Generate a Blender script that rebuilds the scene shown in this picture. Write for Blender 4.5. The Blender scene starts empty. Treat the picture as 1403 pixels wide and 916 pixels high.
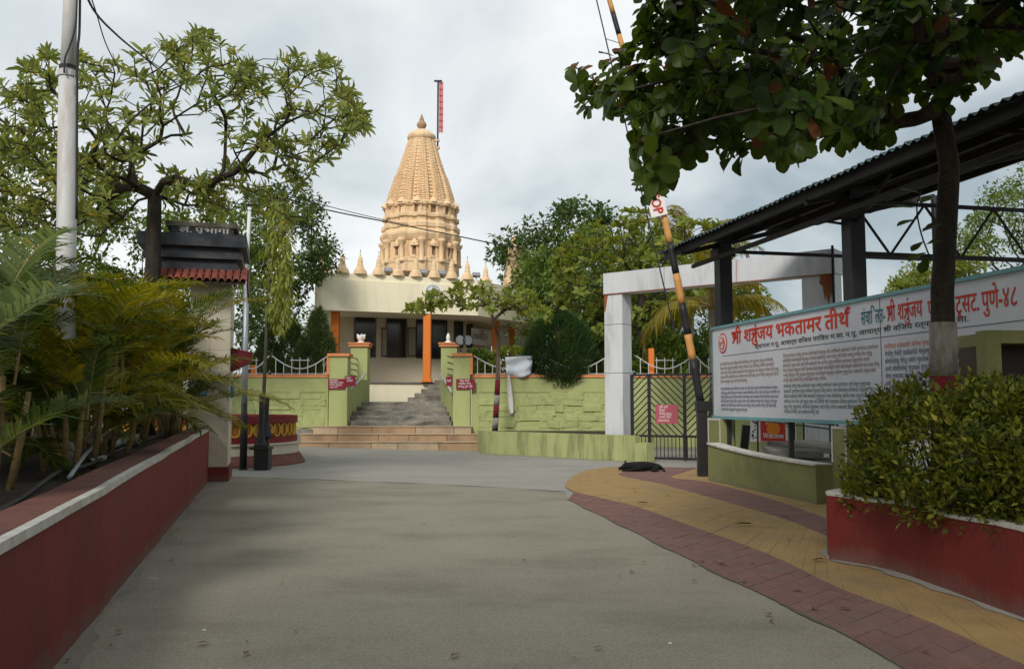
import bpy, math, random
import numpy as np
from mathutils import Vector, Matrix
random.seed(7); np.random.seed(7)
SC = bpy.context.scene; COL = SC.collection
R = math.radians
# ---------------------------------------------------------------- camera
F, CXP, CYP, HOR, EYE = 1200.0, 701.5, 458.0, 550.0, 1.6
TH = math.atan((HOR - CYP) / F)
cam = bpy.data.objects.new('camera', bpy.data.cameras.new('camera')); COL.objects.link(cam)
cam.location = (0, 0, EYE); cam.rotation_euler = (math.pi / 2 + TH, 0, 0)
cam.data.sensor_width = 36; cam.data.lens = 36 * F / 1403; cam.data.clip_end = 5000
SC.camera = cam
# ---------------------------------------------------------------- sky, sun, exposure
SUN_EL, SUN_AZ = R(38), R(196)          # azimuth clockwise from +Y
world = bpy.data.worlds.new('World'); SC.world = world; world.use_nodes = True
wn, wl = world.node_tree.nodes, world.node_tree.links
bg = wn['Background']; bg.inputs['Strength'].default_value = 0.1
sky = wn.new('ShaderNodeTexSky'); sky.sky_type = 'NISHITA'; sky.sun_disc = False
sky.sun_elevation = SUN_EL; sky.sun_rotation = SUN_AZ; sky.air_density = 1.2; sky.dust_density = 2.0
tc = wn.new('ShaderNodeTexCoord')
mp = wn.new('ShaderNodeMapping'); mp.inputs['Scale'].default_value = (1.0, 1.0, 1.9); mp.inputs['Location'].default_value = (0.35, 0.1, 0.52)
wl.new(tc.outputs['Generated'], mp.inputs['Vector'])
n1 = wn.new('ShaderNodeTexNoise'); n1.inputs['Scale'].default_value = 2.1; n1.inputs['Detail'].default_value = 6; n1.inputs['Roughness'].default_value = 0.5; n1.inputs['Distortion'].default_value = 0.35
wl.new(mp.outputs[0], n1.inputs['Vector'])
rp = wn.new('ShaderNodeValToRGB'); e = rp.color_ramp.elements
e[0].position = 0.38; e[0].color = (0.335, 0.40, 0.435, 1)
e[1].position = 0.63; e[1].color = (0.84, 0.85, 0.85, 1)
m_ = rp.color_ramp.elements.new(0.48); m_.color = (0.585, 0.63, 0.65, 1)
wl.new(n1.outputs['Fac'], rp.inputs['Fac'])
mul = wn.new('ShaderNodeVectorMath'); mul.operation = 'SCALE'; mul.inputs['Scale'].default_value = 7.0
wl.new(rp.outputs['Color'], mul.inputs[0])
mx = wn.new('ShaderNodeMixRGB'); mx.inputs['Fac'].default_value = 0.93
wl.new(sky.outputs[0], mx.inputs[1]); wl.new(mul.outputs[0], mx.inputs[2]); wl.new(mx.outputs[0], bg.inputs['Color'])
sd = bpy.data.lights.new('sun', 'SUN'); sd.energy = 1.5; sd.angle = R(14); sd.color = (1, 0.95, 0.87)
sun = bpy.data.objects.new('sun', sd); COL.objects.link(sun)
sdir = Vector((math.sin(SUN_AZ) * math.cos(SUN_EL), math.cos(SUN_AZ) * math.cos(SUN_EL), math.sin(SUN_EL)))
sun.rotation_euler = sdir.to_track_quat('Z', 'Y').to_euler(); sun.location = (0, 0, 30)
vs = SC.view_settings
vs.view_transform = 'Standard'; vs.look = 'None'; vs.exposure = 0.74; vs.gamma = 1; vs.use_curve_mapping = False
SC.cycles.use_denoising = True
SC.cycles.max_bounces = 6; SC.cycles.transparent_max_bounces = 4

# ---------------------------------------------------------------- helpers: places
def ray(px, py):
    u, v = (px - CXP) / F, (CYP - py) / F
    return Vector((u, math.cos(TH) - v * math.sin(TH), math.sin(TH) + v * math.cos(TH)))
def at(px, py, Y):
    d = ray(px, py); t = Y / d.y
    return Vector((d.x * t, Y, EYE + d.z * t))
def gp(px, py, z=0.0):
    d = ray(px, py); t = (z - EYE) / d.z
    return Vector((d.x * t, d.y * t, z))
def V(*a): return Vector(a)
# ---------------------------------------------------------------- helpers: materials
MATS = {}
def mat(name, c1, c2=None, scale=4.0, rough=0.8, bump=0.0, bscale=30.0, detail=6, metal=0.0, stain=None, sscale=1.2, samt=0.5, spec=0.3, stretch=(1, 1, 1), speck=0.0, spscale=160.0, dust=None, dust_h=0.3):
    if name in MATS: return MATS[name]
    m = bpy.data.materials.new(name); m.use_nodes = True; MATS[name] = m
    n, l = m.node_tree.nodes, m.node_tree.links
    b = n['Principled BSDF']; b.inputs['Roughness'].default_value = rough; b.inputs['Metallic'].default_value = metal
    b.inputs['Specular IOR Level'].default_value = spec
    g = n.new('ShaderNodeTexCoord')
    mpp = n.new('ShaderNodeMapping'); mpp.inputs['Scale'].default_value = stretch; l.new(g.outputs['Object'], mpp.inputs[0])
    nz = n.new('ShaderNodeTexNoise'); nz.inputs['Scale'].default_value = scale; nz.inputs['Detail'].default_value = detail
    nz.inputs['Roughness'].default_value = 0.6; l.new(mpp.outputs[0], nz.inputs['Vector'])
    c2 = c2 or tuple(x * 0.8 for x in c1)
    r = n.new('ShaderNodeValToRGB'); r.color_ramp.elements[0].position = 0.3; r.color_ramp.elements[1].position = 0.7
    r.color_ramp.elements[0].color = (*c1, 1); r.color_ramp.elements[1].color = (*c2, 1); l.new(nz.outputs['Fac'], r.inputs['Fac'])
    out = r.outputs['Color']
    if stain:
        nz2 = n.new('ShaderNodeTexNoise'); nz2.inputs['Scale'].default_value = sscale; nz2.inputs['Detail'].default_value = 8; nz2.inputs['Roughness'].default_value = 0.68
        l.new(mpp.outputs[0], nz2.inputs['Vector'])
        r2 = n.new('ShaderNodeValToRGB'); r2.color_ramp.elements[0].position = 0.5; r2.color_ramp.elements[1].position = 0.72
        r2.color_ramp.elements[0].color = (0, 0, 0, 1); r2.color_ramp.elements[1].color = (samt, samt, samt, 1); l.new(nz2.outputs['Fac'], r2.inputs['Fac'])
        x = n.new('ShaderNodeMixRGB'); l.new(r2.outputs['Color'], x.inputs['Fac']); l.new(out, x.inputs[1]); x.inputs[2].default_value = (*stain, 1)
        out = x.outputs[0]
    if speck:
        nf = n.new('ShaderNodeTexNoise'); nf.inputs['Scale'].default_value = spscale; nf.inputs['Detail'].default_value = 3; l.new(g.outputs['Object'], nf.inputs['Vector'])
        r3 = n.new('ShaderNodeValToRGB'); r3.color_ramp.elements[0].position = 0.36; r3.color_ramp.elements[1].position = 0.64
        k0, k1 = 1 - speck, 1 + speck * .6; r3.color_ramp.elements[0].color = (k0, k0, k0, 1); r3.color_ramp.elements[1].color = (k1, k1, k1, 1); l.new(nf.outputs['Fac'], r3.inputs['Fac'])
        x3 = n.new('ShaderNodeMixRGB'); x3.blend_type = 'MULTIPLY'; x3.inputs['Fac'].default_value = 1; l.new(out, x3.inputs[1]); l.new(r3.outputs[0], x3.inputs[2]); out = x3.outputs[0]
    if dust:                                            # splashed mud and dust, ragged, low on a wall
        sx = n.new('ShaderNodeSeparateXYZ'); gg = n.new('ShaderNodeNewGeometry'); l.new(gg.outputs['Position'], sx.inputs[0])
        nd = n.new('ShaderNodeTexNoise'); nd.inputs['Scale'].default_value = 3.5; nd.inputs['Detail'].default_value = 9; nd.inputs['Roughness'].default_value = .7; l.new(g.outputs['Object'], nd.inputs['Vector'])
        m1 = n.new('ShaderNodeMath'); m1.operation = 'MULTIPLY_ADD'; m1.inputs[1].default_value = -1 / dust_h; m1.inputs[2].default_value = 0.25; l.new(sx.outputs['Z'], m1.inputs[0])
        m2 = n.new('ShaderNodeMath'); m2.operation = 'ADD'; l.new(m1.outputs[0], m2.inputs[0]); l.new(nd.outputs['Fac'], m2.inputs[1])
        r4 = n.new('ShaderNodeValToRGB'); r4.color_ramp.elements[0].position = .3; r4.color_ramp.elements[1].position = .75; r4.color_ramp.elements[1].color = (.75, .75, .75, 1); l.new(m2.outputs[0], r4.inputs['Fac'])
        x4 = n.new('ShaderNodeMixRGB'); l.new(r4.outputs[0], x4.inputs['Fac']); l.new(out, x4.inputs[1]); x4.inputs[2].default_value = (*dust, 1); out = x4.outputs[0]
    l.new(out, b.inputs['Base Color'])
    if bump:
        nb = n.new('ShaderNodeTexNoise'); nb.inputs['Scale'].default_value = bscale; nb.inputs['Detail'].default_value = 5; l.new(mpp.outputs[0], nb.inputs['Vector'])
        bp = n.new('ShaderNodeBump'); bp.inputs['Strength'].default_value = bump; bp.inputs['Distance'].default_value = 0.02
        l.new(nb.outputs['Fac'], bp.inputs['Height']); l.new(bp.outputs[0], b.inputs['Normal'])
    return m
def leafmat(name, c1, c2, c3=None, trans=0.35, rough=0.5, clump=2.2):
    """leaf colour varies from leaf to leaf (one mesh island = one leaf)"""
    m = bpy.data.materials.new(name); m.use_nodes = True
    n, l = m.node_tree.nodes, m.node_tree.links
    b = n['Principled BSDF']; b.inputs['Roughness'].default_value = rough; b.inputs['Specular IOR Level'].default_value = 0.25
    g = n.new('ShaderNodeNewGeometry'); r = n.new('ShaderNodeValToRGB')
    r.color_ramp.elements[0].color = (*c1, 1); r.color_ramp.elements[1].color = (*c2, 1); r.color_ramp.elements[1].position = 0.90
    if c3:
        q = r.color_ramp.elements.new(0.935); q.color = (*c2, 1)
        q = r.color_ramp.elements.new(0.97); q.color = (*c3, 1)
    tcc = n.new('ShaderNodeTexCoord'); nn = n.new('ShaderNodeTexNoise'); nn.inputs['Scale'].default_value = clump; nn.inputs['Detail'].default_value = 3; l.new(tcc.outputs['Object'], nn.inputs['Vector'])
    a1 = n.new('ShaderNodeMath'); a1.operation = 'MULTIPLY_ADD'; a1.inputs[1].default_value = 1.5; a1.inputs[2].default_value = -.75; l.new(nn.outputs['Fac'], a1.inputs[0])
    a2 = n.new('ShaderNodeMath'); a2.operation = 'ADD'; a2.use_clamp = True; l.new(a1.outputs[0], a2.inputs[0]); l.new(g.outputs['Random Per Island'], a2.inputs[1])
    a3 = n.new('ShaderNodeMath'); a3.operation = 'MULTIPLY'; a3.inputs[1].default_value = .9; l.new(a2.outputs[0], a3.inputs[0])
    gt = n.new('ShaderNodeMath'); gt.operation = 'GREATER_THAN'; gt.inputs[1].default_value = .965; l.new(g.outputs['Random Per Island'], gt.inputs[0])
    a4 = n.new('ShaderNodeMath'); a4.operation = 'MAXIMUM'; l.new(gt.outputs[0], a4.inputs[0]); l.new(a3.outputs[0], a4.inputs[1])
    l.new(a4.outputs[0], r.inputs['Fac']); l.new(r.outputs[0], b.inputs['Base Color'])
    t = n.new('ShaderNodeBsdfTranslucent')
    hs = n.new('ShaderNodeHueSaturation'); hs.inputs['Value'].default_value = 1.5; hs.inputs['Saturation'].default_value = 1.1; hs.inputs['Hue'].default_value = 0.485
    l.new(r.outputs[0], hs.inputs['Color']); l.new(hs.outputs[0], t.inputs['Color'])
    x = n.new('ShaderNodeMixShader'); x.inputs[0].default_value = trans
    l.new(b.outputs[0], x.inputs[1]); l.new(t.outputs[0], x.inputs[2]); l.new(x.outputs[0], n['Material Output'].inputs['Surface'])
    MATS[name] = m; return m
# ---------------------------------------------------------------- helpers: objects
OFF = {}
def tag(o, label=None, cat=None, group=None, kind=None):
    if label: o['label'] = label
    if cat: o['category'] = cat
    if group: o['group'] = group
    if kind: o['kind'] = kind
    return o
def thing(name, loc, label, cat, group=None):
    o = bpy.data.objects.new(name, None); COL.objects.link(o); o.location = loc; o.empty_display_size = 0.2
    OFF[o.name] = Vector(loc); return tag(o, label, cat, group)
def mesh_obj(name, verts, faces, m, parent=None, smooth=False, offset=None):
    me = bpy.data.meshes.new(name)
    vv = np.array(verts, dtype=float).reshape(-1, 3)
    if parent is not None: off = OFF[parent.name]
    elif offset is not None: off = Vector(offset)
    else:
        lo, hi = vv.min(0), vv.max(0); off = Vector(((lo[0] + hi[0]) / 2, (lo[1] + hi[1]) / 2, lo[2]))
    vv = vv - np.array(off)
    me.from_pydata(vv.tolist(), [], faces if isinstance(faces, list) else faces.tolist()); me.update()
    if m is not None: me.materials.append(MATS[m] if isinstance(m, str) else m)
    if smooth: me.polygons.foreach_set('use_smooth', [True] * len(me.polygons))
    o = bpy.data.objects.new(name, me); COL.objects.link(o)
    if parent is not None: o.parent = parent
    else: o.location = off
    OFF[o.name] = Vector(off); return o
def share(o, parent, world):
    """another object with o's mesh, moved by a world offset, under parent"""
    c = o.copy(); COL.objects.link(c); c.parent = parent; c.location = Vector(world) - OFF[parent.name]; OFF[c.name] = OFF[parent.name]; return c
class MB:
    def __init__(s): s.v, s.f = [], []
    def add(s, vs_, fs):
        k = len(s.v); s.v += [tuple(p) for p in vs_]; s.f += [tuple(i + k for i in f) for f in fs]; return s
    def box(s, c, d, rz=0.0, rx=0.0, ry=0.0):
        M = Matrix.Translation(Vector(c)) @ Matrix.Rotation(rz, 4, 'Z') @ Matrix.Rotation(ry, 4, 'Y') @ Matrix.Rotation(rx, 4, 'X')
        x, y, z = d[0] / 2, d[1] / 2, d[2] / 2
        P = [M @ Vector(p) for p in ((-x, -y, -z), (x, -y, -z), (x, y, -z), (-x, y, -z), (-x, -y, z), (x, -y, z), (x, y, z), (-x, y, z))]
        return s.add(P, [(0, 3, 2, 1), (4, 5, 6, 7), (0, 1, 5, 4), (1, 2, 6, 5), (2, 3, 7, 6), (3, 0, 4, 7)])
    def bbox(s, x0, x1, y0, y1, z0, z1): return s.box(((x0 + x1) / 2, (y0 + y1) / 2, (z0 + z1) / 2), (x1 - x0, y1 - y0, z1 - z0))
    def bevbox(s, c, d, b=0.01, rz=0.0, rx=0.0, ry=0.0):
        """box with chamfered upright edges and chamfered top"""
        M = Matrix.Translation(Vector(c)) @ Matrix.Rotation(rz, 4, 'Z') @ Matrix.Rotation(ry, 4, 'Y') @ Matrix.Rotation(rx, 4, 'X')
        x, y, z = d[0] / 2, d[1] / 2, d[2] / 2
        def ring(k, zz): return [M @ Vector(p) for p in ((-x + b, -y + k, zz), (x - b, -y + k, zz), (x - k, -y + b, zz), (x - k, y - b, zz), (x - b, y - k, zz), (-x + b, y - k, zz), (-x + k, y - b, zz), (-x + k, -y + b, zz))]
        P = ring(0, -z) + ring(0, z - b) + ring(b * .99, z)
        fs = [tuple(range(7, -1, -1)), tuple(range(16, 24))]
        for a in (0, 8):
            for i in range(8): fs.append((a + i, a + (i + 1) % 8, a + 8 + (i + 1) % 8, a + 8 + i))
        return s.add(P, fs)
    def beam(s, a, b, w, h=None, up=(0, 0, 1)):
        a, b = Vector(a), Vector(b); h = h or w; d = (b - a)
        if d.length < 1e-6: return s
        d.normalize(); u = Vector(up)
        if abs(d.dot(u)) > 0.98: u = Vector((0, 1, 0))
        x = d.cross(u).normalized(); y = x.cross(d).normalized()
        P = []
        for p in (a, b):
            for sx, sy in ((-1, -1), (1, -1), (1, 1), (-1, 1)): P.append(p + x * sx * w / 2 + y * sy * h / 2)
        return s.add(P, [(0, 1, 2, 3), (7, 6, 5, 4), (0, 4, 5, 1), (1, 5, 6, 2), (2, 6, 7, 3), (3, 7, 4, 0)])
    def tube(s, pts, rad, n=8, cap=True):
        pts = [Vector(p) for p in pts]; rad = rad if isinstance(rad, (list, tuple)) else [rad] * len(pts)
        P, fs = [], []; prev = None
        for i, p in enumerate(pts):
            d = (pts[min(i + 1, len(pts) - 1)] - pts[max(i - 1, 0)])
            d = d.normalized() if d.length > 1e-9 else Vector((0, 0, 1))
            if prev is None:
                u = Vector((0, 0, 1)) if abs(d.z) < 0.9 else Vector((1, 0, 0)); x = d.cross(u).normalized()
            else: x = (prev - d * prev.dot(d)); x = x.normalized() if x.length > 1e-6 else d.orthogonal().normalized()
            prev = x; y = d.cross(x)
            for k in range(n):
                a = 2 * math.pi * k / n; P.append(p + (x * math.cos(a) + y * math.sin(a)) * rad[i])
        for i in range(len(pts) - 1):
            for k in range(n): fs.append((i * n + k, i * n + (k + 1) % n, (i + 1) * n + (k + 1) % n, (i + 1) * n + k))
        if cap:
            fs.append(tuple(range(n - 1, -1, -1))); q = (len(pts) - 1) * n; fs.append(tuple(range(q, q + n)))
        return s.add(P, fs)
    def lathe(s, prof, c=(0, 0, 0), n=24, a0=0.0, a1=2 * math.pi, sq=0.0):
        full = abs(a1 - a0 - 2 * math.pi) < 1e-6; m = n if full else n + 1
        P, fs = [], []
        for r, z in prof:
            for k in range(m):
                a = a0 + (a1 - a0) * k / n; rr = r
                P.append((c[0] + rr * math.cos(a), c[1] + rr * math.sin(a), c[2] + z))
        for i in range(len(prof) - 1):
            for k in range(n if full else n):
                k2 = (k + 1) % m
                fs.append((i * m + k, i * m + k2, (i + 1) * m + k2, (i + 1) * m + k))
        if full:
            if prof[0][0] > 1e-4: fs.append(tuple(range(m - 1, -1, -1)))
            if prof[-1][0] > 1e-4: q = (len(prof) - 1) * m; fs.append(tuple(range(q, q + m)))
        return s.add(P, fs)
    def prism(s, poly, z0, z1):
        n = len(poly)
        z0 = z0 if isinstance(z0, (list, tuple)) else [z0] * n; z1 = z1 if isinstance(z1, (list, tuple)) else [z1] * n
        P = [(p[0], p[1], z0[i]) for i, p in enumerate(poly)] + [(p[0], p[1], z1[i]) for i, p in enumerate(poly)]
        a = sum(poly[i][0] * poly[(i + 1) % n][1] - poly[(i + 1) % n][0] * poly[i][1] for i in range(n))
        o = list(range(n)) if a > 0 else list(range(n - 1, -1, -1))
        fs = [tuple(reversed(o)), tuple(i + n for i in o)]
        for k in range(n): i, j = o[k], o[(k + 1) % n]; fs.append((i, j, j + n, i + n))
        return s.add(P, fs)
    def disc(s, c, nrm, r, n=20, t=0.01):
        c, nrm = Vector(c), Vector(nrm).normalized(); return s.tube([c - nrm * t / 2, c + nrm * t / 2], r, n)
    def build(s, name, m, parent=None, smooth=False, offset=None): return mesh_obj(name, s.v, s.f, m, parent, smooth, offset)
    def one(s, name, m, label, cat, group=None, smooth=False): return tag(s.build(name, m, None, smooth), label, cat, group)
    def struct(s, name, m, smooth=False, offset=(0, 0, 0)): return tag(s.build(name, m, None, smooth, offset), kind='structure')
def bez(pts, n):
    """smooth open curve through pts (Catmull-Rom)"""
    P = [Vector(p) for p in pts]; P = [P[0] * 2 - P[1]] + P + [P[-1] * 2 - P[-2]]; out = []
    for i in range(1, len(P) - 2):
        for k in range(n):
            t = k / n; a, b, c, d = P[i - 1], P[i], P[i + 1], P[i + 2]
            out.append(0.5 * ((2 * b) + (c - a) * t + (2 * a - 5 * b + 4 * c - d) * t * t + (3 * b - a - 3 * c + d) * t ** 3))
    return out + [P[-2]]
# ---------------------------------------------------------------- helpers: leaves, trees, palms
LANCE = (np.array([(0, 0, 0), (-.13, .4, .05), (0, .45, 0), (.13, .4, .05), (-.1, .75, .02), (0, .78, -.03), (.1, .75, .02), (0, 1, -.12)]),
         [(0, 2, 1), (0, 3, 2), (1, 2, 5, 4), (2, 3, 6, 5), (4, 5, 7), (5, 6, 7)])
OVAL = (np.array([(0, 0, 0), (-.27, .45, .06), (0, .45, 0), (.27, .45, .06), (0, 1, -.06)]), [(0, 2, 1), (0, 3, 2), (1, 2, 4), (2, 3, 4)])
ALMOND = (np.array([(0, 0, 0), (0, .14, 0), (-.13, .3, .03), (.13, .3, .03), (0, .35, -.01), (-.27, .6, .05), (0, .62, -.02), (.27, .6, .05), (-.28, .82, .03), (0, .84, -.05), (.28, .82, .03), (-.15, .96, -.03), (.15, .96, -.03), (0, 1.02, -.09)]),
          [(0, 1, 2), (0, 3, 1), (1, 4, 2), (1, 3, 4), (2, 4, 6, 5), (4, 3, 7, 6), (5, 6, 9, 8), (6, 7, 10, 9), (8, 9, 13, 11), (9, 10, 12, 13)])
NEEDLE = (np.array([(-.05, 0, 0), (.05, 0, 0), (.04, .6, .03), (-.04, .6, .03), (0, 1, -.05)]), [(0, 1, 2, 3), (3, 2, 4)])
def frames(D, N):
    D = D / np.linalg.norm(D, axis=1, keepdims=True)
    X = np.cross(D, N); ln = np.linalg.norm(X, axis=1, keepdims=True); X = np.where(ln < 1e-5, np.array([[1., 0, 0]]), X / np.maximum(ln, 1e-9))
    Z = np.cross(X, D); return X, D, Z
def leaves(P, D, N, S, tpl):
    """all leaves as one vertex / face list"""
    P, D, N, S = (np.asarray(a, float) for a in (P, D, N, S))
    tv, tf = tpl; X, Y, Z = frames(D, N)
    v = P[:, None, :] + S[:, None, None] * (tv[None, :, 0:1] * X[:, None, :] + tv[None, :, 1:2] * Y[:, None, :] + tv[None, :, 2:3] * Z[:, None, :])
    k = len(tv); fs = []
    for i in range(len(P)):
        b = i * k
        for f in tf: fs.append(tuple(b + j for j in f))
    return v.reshape(-1, 3), fs
def rnd_unit(n):
    a = np.random.normal(size=(n, 3)); return a / np.linalg.norm(a, axis=1, keepdims=True)
def grow(trunk, tips, r_tip=0.012, step=0.45, wob=0.10, up=0.25, power=2.4, start=None):
    """branch network: each tip joins the nearest part of what has grown; returns trunk radii, chains"""
    pos = [Vector(p) for p in trunk]; par = [-1] + list(range(len(trunk) - 1)); nT = len(trunk)
    start = nT - 1 if start is None else start
    fork = pos[-1]; plen = [0.0] * nT; chains = []
    for t in sorted(tips, key=lambda t: (Vector(t) - fork).length):
        t = Vector(t); best, bi = 1e9, -1
        for i in range(start, len(pos)):
            d = (t - pos[i]).length + 0.30 * plen[i]
            if pos[i].z > t.z + 0.3: d += (pos[i].z - t.z) * 0.8
            if d < best: best, bi = d, i
        a = pos[bi]; d = t - a; L = d.length; k = max(2, int(L / step)); ch = [bi]
        side = Vector(rnd_unit(1)[0]) * wob * L
        for j in range(1, k + 1):
            s = j / k
            p = a + d * s + side * math.sin(s * math.pi) + V(0, 0, up * L * (s - s * s)) * random.uniform(.5, 1.2)
            if j < k: p += Vector(rnd_unit(1)[0]) * 0.05 * min(1, L)
            pos.append(p); par.append(ch[-1]); plen.append(plen[ch[-1]] + L / k); ch.append(len(pos) - 1)
        chains.append(ch)
    w = [0.0] * len(pos); kids = [0] * len(pos)
    for i in range(len(pos)):
        if par[i] >= 0: kids[par[i]] += 1
    for i in range(len(pos) - 1, -1, -1):
        if kids[i] == 0: w[i] = r_tip ** power
        if par[i] >= 0: w[par[i]] += w[i] * (1.0 if kids[par[i]] > 1 else 1.03)
    rad = [max(r_tip, x ** (1 / power)) for x in w]
    return pos, rad, chains
def tree_wood(parent, trunk, tips, bark, r_base, r_tip=0.012, kmax=1.15, **kw):
    pos, rad, chains = grow(trunk, tips, r_tip, **kw)
    nT = len(trunk); k = r_base / max(rad[0], 1e-6); kk = min(k, kmax)
    tb = MB(); tr = [r_base * (1.0 - 0.30 * i / max(1, nT - 1)) for i in range(nT)]; tr[0] *= 1.18
    tb.tube(pos[:nT], tr, 12); tb.build('trunk', bark, parent, True)
    b = MB(); lim = tr[-1] * 0.9
    for ch in chains:
        rr = [min(rad[i] * kk, lim) for i in ch]; rr[0] = min(rr[1] * 1.15, lim)
        b.tube([pos[i] for i in ch], rr, 6 if rr[0] > .03 else 4, False)
    b.build('branches', bark, parent, True)
    ends = []
    for ch in chains: ends.append((pos[ch[-1]], (pos[ch[-1]] - pos[ch[-2]]).normalized()))
    return pos, rad, chains, ends
def rosettes(ends, k, size, spread=0.9, droop=0.2, jit=0.05, inner=None):
    P, D, N, S = [], [], [], []
    for p, d in ends:
        d = (Vector(d) + V(0, 0, .5)).normalized(); x = d.orthogonal().normalized(); y = d.cross(x); a0 = random.random() * 6.28
        for i in range(int(k * random.uniform(.7, 1.25))):
            a = a0 + i * 2.4; rr = x * math.cos(a) + y * math.sin(a)
            q = (rr * spread + d * random.uniform(-.1, .75) - V(0, 0, droop * random.random())).normalized()
            P.append(p - d * random.random() * jit * 2 + Vector(rnd_unit(1)[0]) * jit); D.append(q); N.append(d + Vector(rnd_unit(1)[0]) * .35); S.append(size * random.uniform(.65, 1.2))
    return P, D, N, S
def clouds(centers, radii, n, size, flat=0.7, out=0.6, down=0.15):
    """leaves spread through clumps"""
    c = np.array([tuple(x) for x in centers]); r = np.array(radii); k = np.random.randint(0, len(c), n)
    u = rnd_unit(n); rr = np.random.rand(n, 1) ** 0.45
    off = u * rr * r[k][:, None]; off[:, 2] *= flat
    P = c[k] + off; D = u * out + rnd_unit(n) * .8; D[:, 2] -= down
    N = rnd_unit(n) * .6; N[:, 2] += .8
    return P, D, N, size * np.random.uniform(.6, 1.25, n)
def shell_tips(c, r, n, zmin=-0.2, inner=0.55, reject=None):
    out = []; c = Vector(c); guard = 0
    while len(out) < n and guard < n * 60:
        guard += 1
        u = Vector(rnd_unit(1)[0])
        if u.z < zmin: continue
        p = c + Vector((u.x * r[0], u.y * r[1], u.z * r[2])) * random.uniform(inner, 1.0)
        if reject and reject(p): continue
        out.append(p)
    return out
def frond(base, az, length, rise, droop, nl, ll, lw, vee=0.35, leafdroop=0.35, r0=0.02, plan=0.62, n=14):
    """a pinnate palm leaf: (rachis verts, faces) and leaflet verts, faces"""
    h = V(math.sin(az), math.cos(az), 0); pts = []; p = Vector(base); ang = rise
    for i in range(n + 1):
        pts.append(p.copy()); d = h * math.cos(ang) + V(0, 0, math.sin(ang)); p = p + d * (length / n); ang -= droop / n * (0.4 + 1.2 * i / n)
    mb = MB(); mb.tube(pts, [r0 * (1 - .85 * i / n) for i in range(n + 1)], 5, False)
    lv, lf = [], []
    for i in range(nl):
        s = 0.2 + 0.8 * (i + .5) / nl; q = s * n; k = min(int(q), n - 1); f = q - k
        p = pts[k].lerp(pts[k + 1], f); t = (pts[k + 1] - pts[k]).normalized(); sd = t.cross(V(0, 0, 1)); sd = sd.normalized() if sd.length > .05 else V(1, 0, 0)
        nr = sd.cross(t)
        L = ll * (math.sin(min(1, (s - .12) * 1.25) * math.pi) ** .5 if s < .9 else .6) * random.uniform(.85, 1.1)
        L = max(L, ll * .35)
        for sg in (-1, 1):
            d = (sd * sg * plan + t * (1 - plan + .25 * s) + nr * vee * random.uniform(.4, 1.3)).normalized()
            w = d.cross(nr).normalized() * lw * .5
            a = p; b = p + d * L * .5; c = p + d * L * .97 - V(0, 0, L * leafdroop * random.uniform(.5, 1.4)); b = b - V(0, 0, L * leafdroop * .18)
            j = len(lv); lv += [a - w * .5, a + w * .5, b + w, b - w, c]
            lf += [(j, j + 1, j + 2, j + 3), (j + 3, j + 2, j + 4)]
    return mb, lv, lf
# ---------------------------------------------------------------- helpers: lettering
GL = {}
def glyphs(body, bold=0.0):
    k = (body, bold)
    if k in GL: return GL[k]
    cu = bpy.data.curves.new('lettering', 'FONT'); cu.body = body; cu.size = 1; cu.offset = bold; cu.resolution_u = 2
    o = bpy.data.objects.new('lettering', cu); COL.objects.link(o)
    bpy.context.view_layer.update()
    me = bpy.data.meshes.new_from_object(o.evaluated_get(bpy.context.evaluated_depsgraph_get()))
    v = np.array([x.co[:] for x in me.vertices]).reshape(-1, 3); f = [tuple(p.vertices) for p in me.polygons]
    bpy.data.objects.remove(o); bpy.data.curves.remove(cu); bpy.data.meshes.remove(me)
    if len(v) == 0: v = np.zeros((1, 3))
    GL[k] = (v, f); return GL[k]
def stroke(pts, w):
    """flat pen stroke in the letter plane"""
    v, f = [], []
    for i in range(len(pts) - 1):
        a, b = Vector((*pts[i], 0)), Vector((*pts[i + 1], 0)); d = (b - a)
        if d.length < 1e-6: continue
        d.normalize(); n = V(-d.y, d.x, 0) * w / 2; e_ = d * w * .35; j = len(v)
        v += [tuple(a - e_ - n), tuple(b + e_ - n), tuple(b + e_ + n), tuple(a - e_ + n)]; f.append((j, j + 1, j + 2, j + 3))
    return np.array(v), f
HB = 0.575  # height of the head bar in the built-in letters
def lig(kind, w):
    if kind == 'shra': S = [[(0, HB), (.62, HB)], [(.52, HB), (.52, 0)], [(.10, .43), (.16, .52), (.27, .52), (.31, .42), (.24, .33), (.13, .28)], [(.50, .33), (.32, .28), (.08, .04)]]; W = .62
    elif kind == 'tra': S = [[(0, HB), (.52, HB)], [(.40, HB), (.40, 0)], [(.07, .37), (.40, .37)], [(.40, .37), (.22, .25), (.05, .04)]]; W = .5
    elif kind == 'reph': S = [[(-.16, HB), (-.19, HB + .13), (-.10, HB + .21), (.0, HB + .18)]]; W = 0
    elif kind == 'rakar': S = [[(-.36, -.12), (-.25, .0), (-.13, -.14)]]; W = 0
    elif kind == 'ii': S = [[(0, HB), (.28, HB)], [(.15, HB), (.15, 0)], [(.15, HB), (.10, HB + .17), (-.06, HB + .23), (-.2, HB + .14), (-.23, HB)]]; W = .26
    vs_, fs = [], []
    for p in S:
        v, f = stroke(p, w); k = len(vs_); vs_ += v.tolist(); fs += [tuple(i + k for i in q) for q in f]
    return np.array(vs_), fs, W
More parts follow.
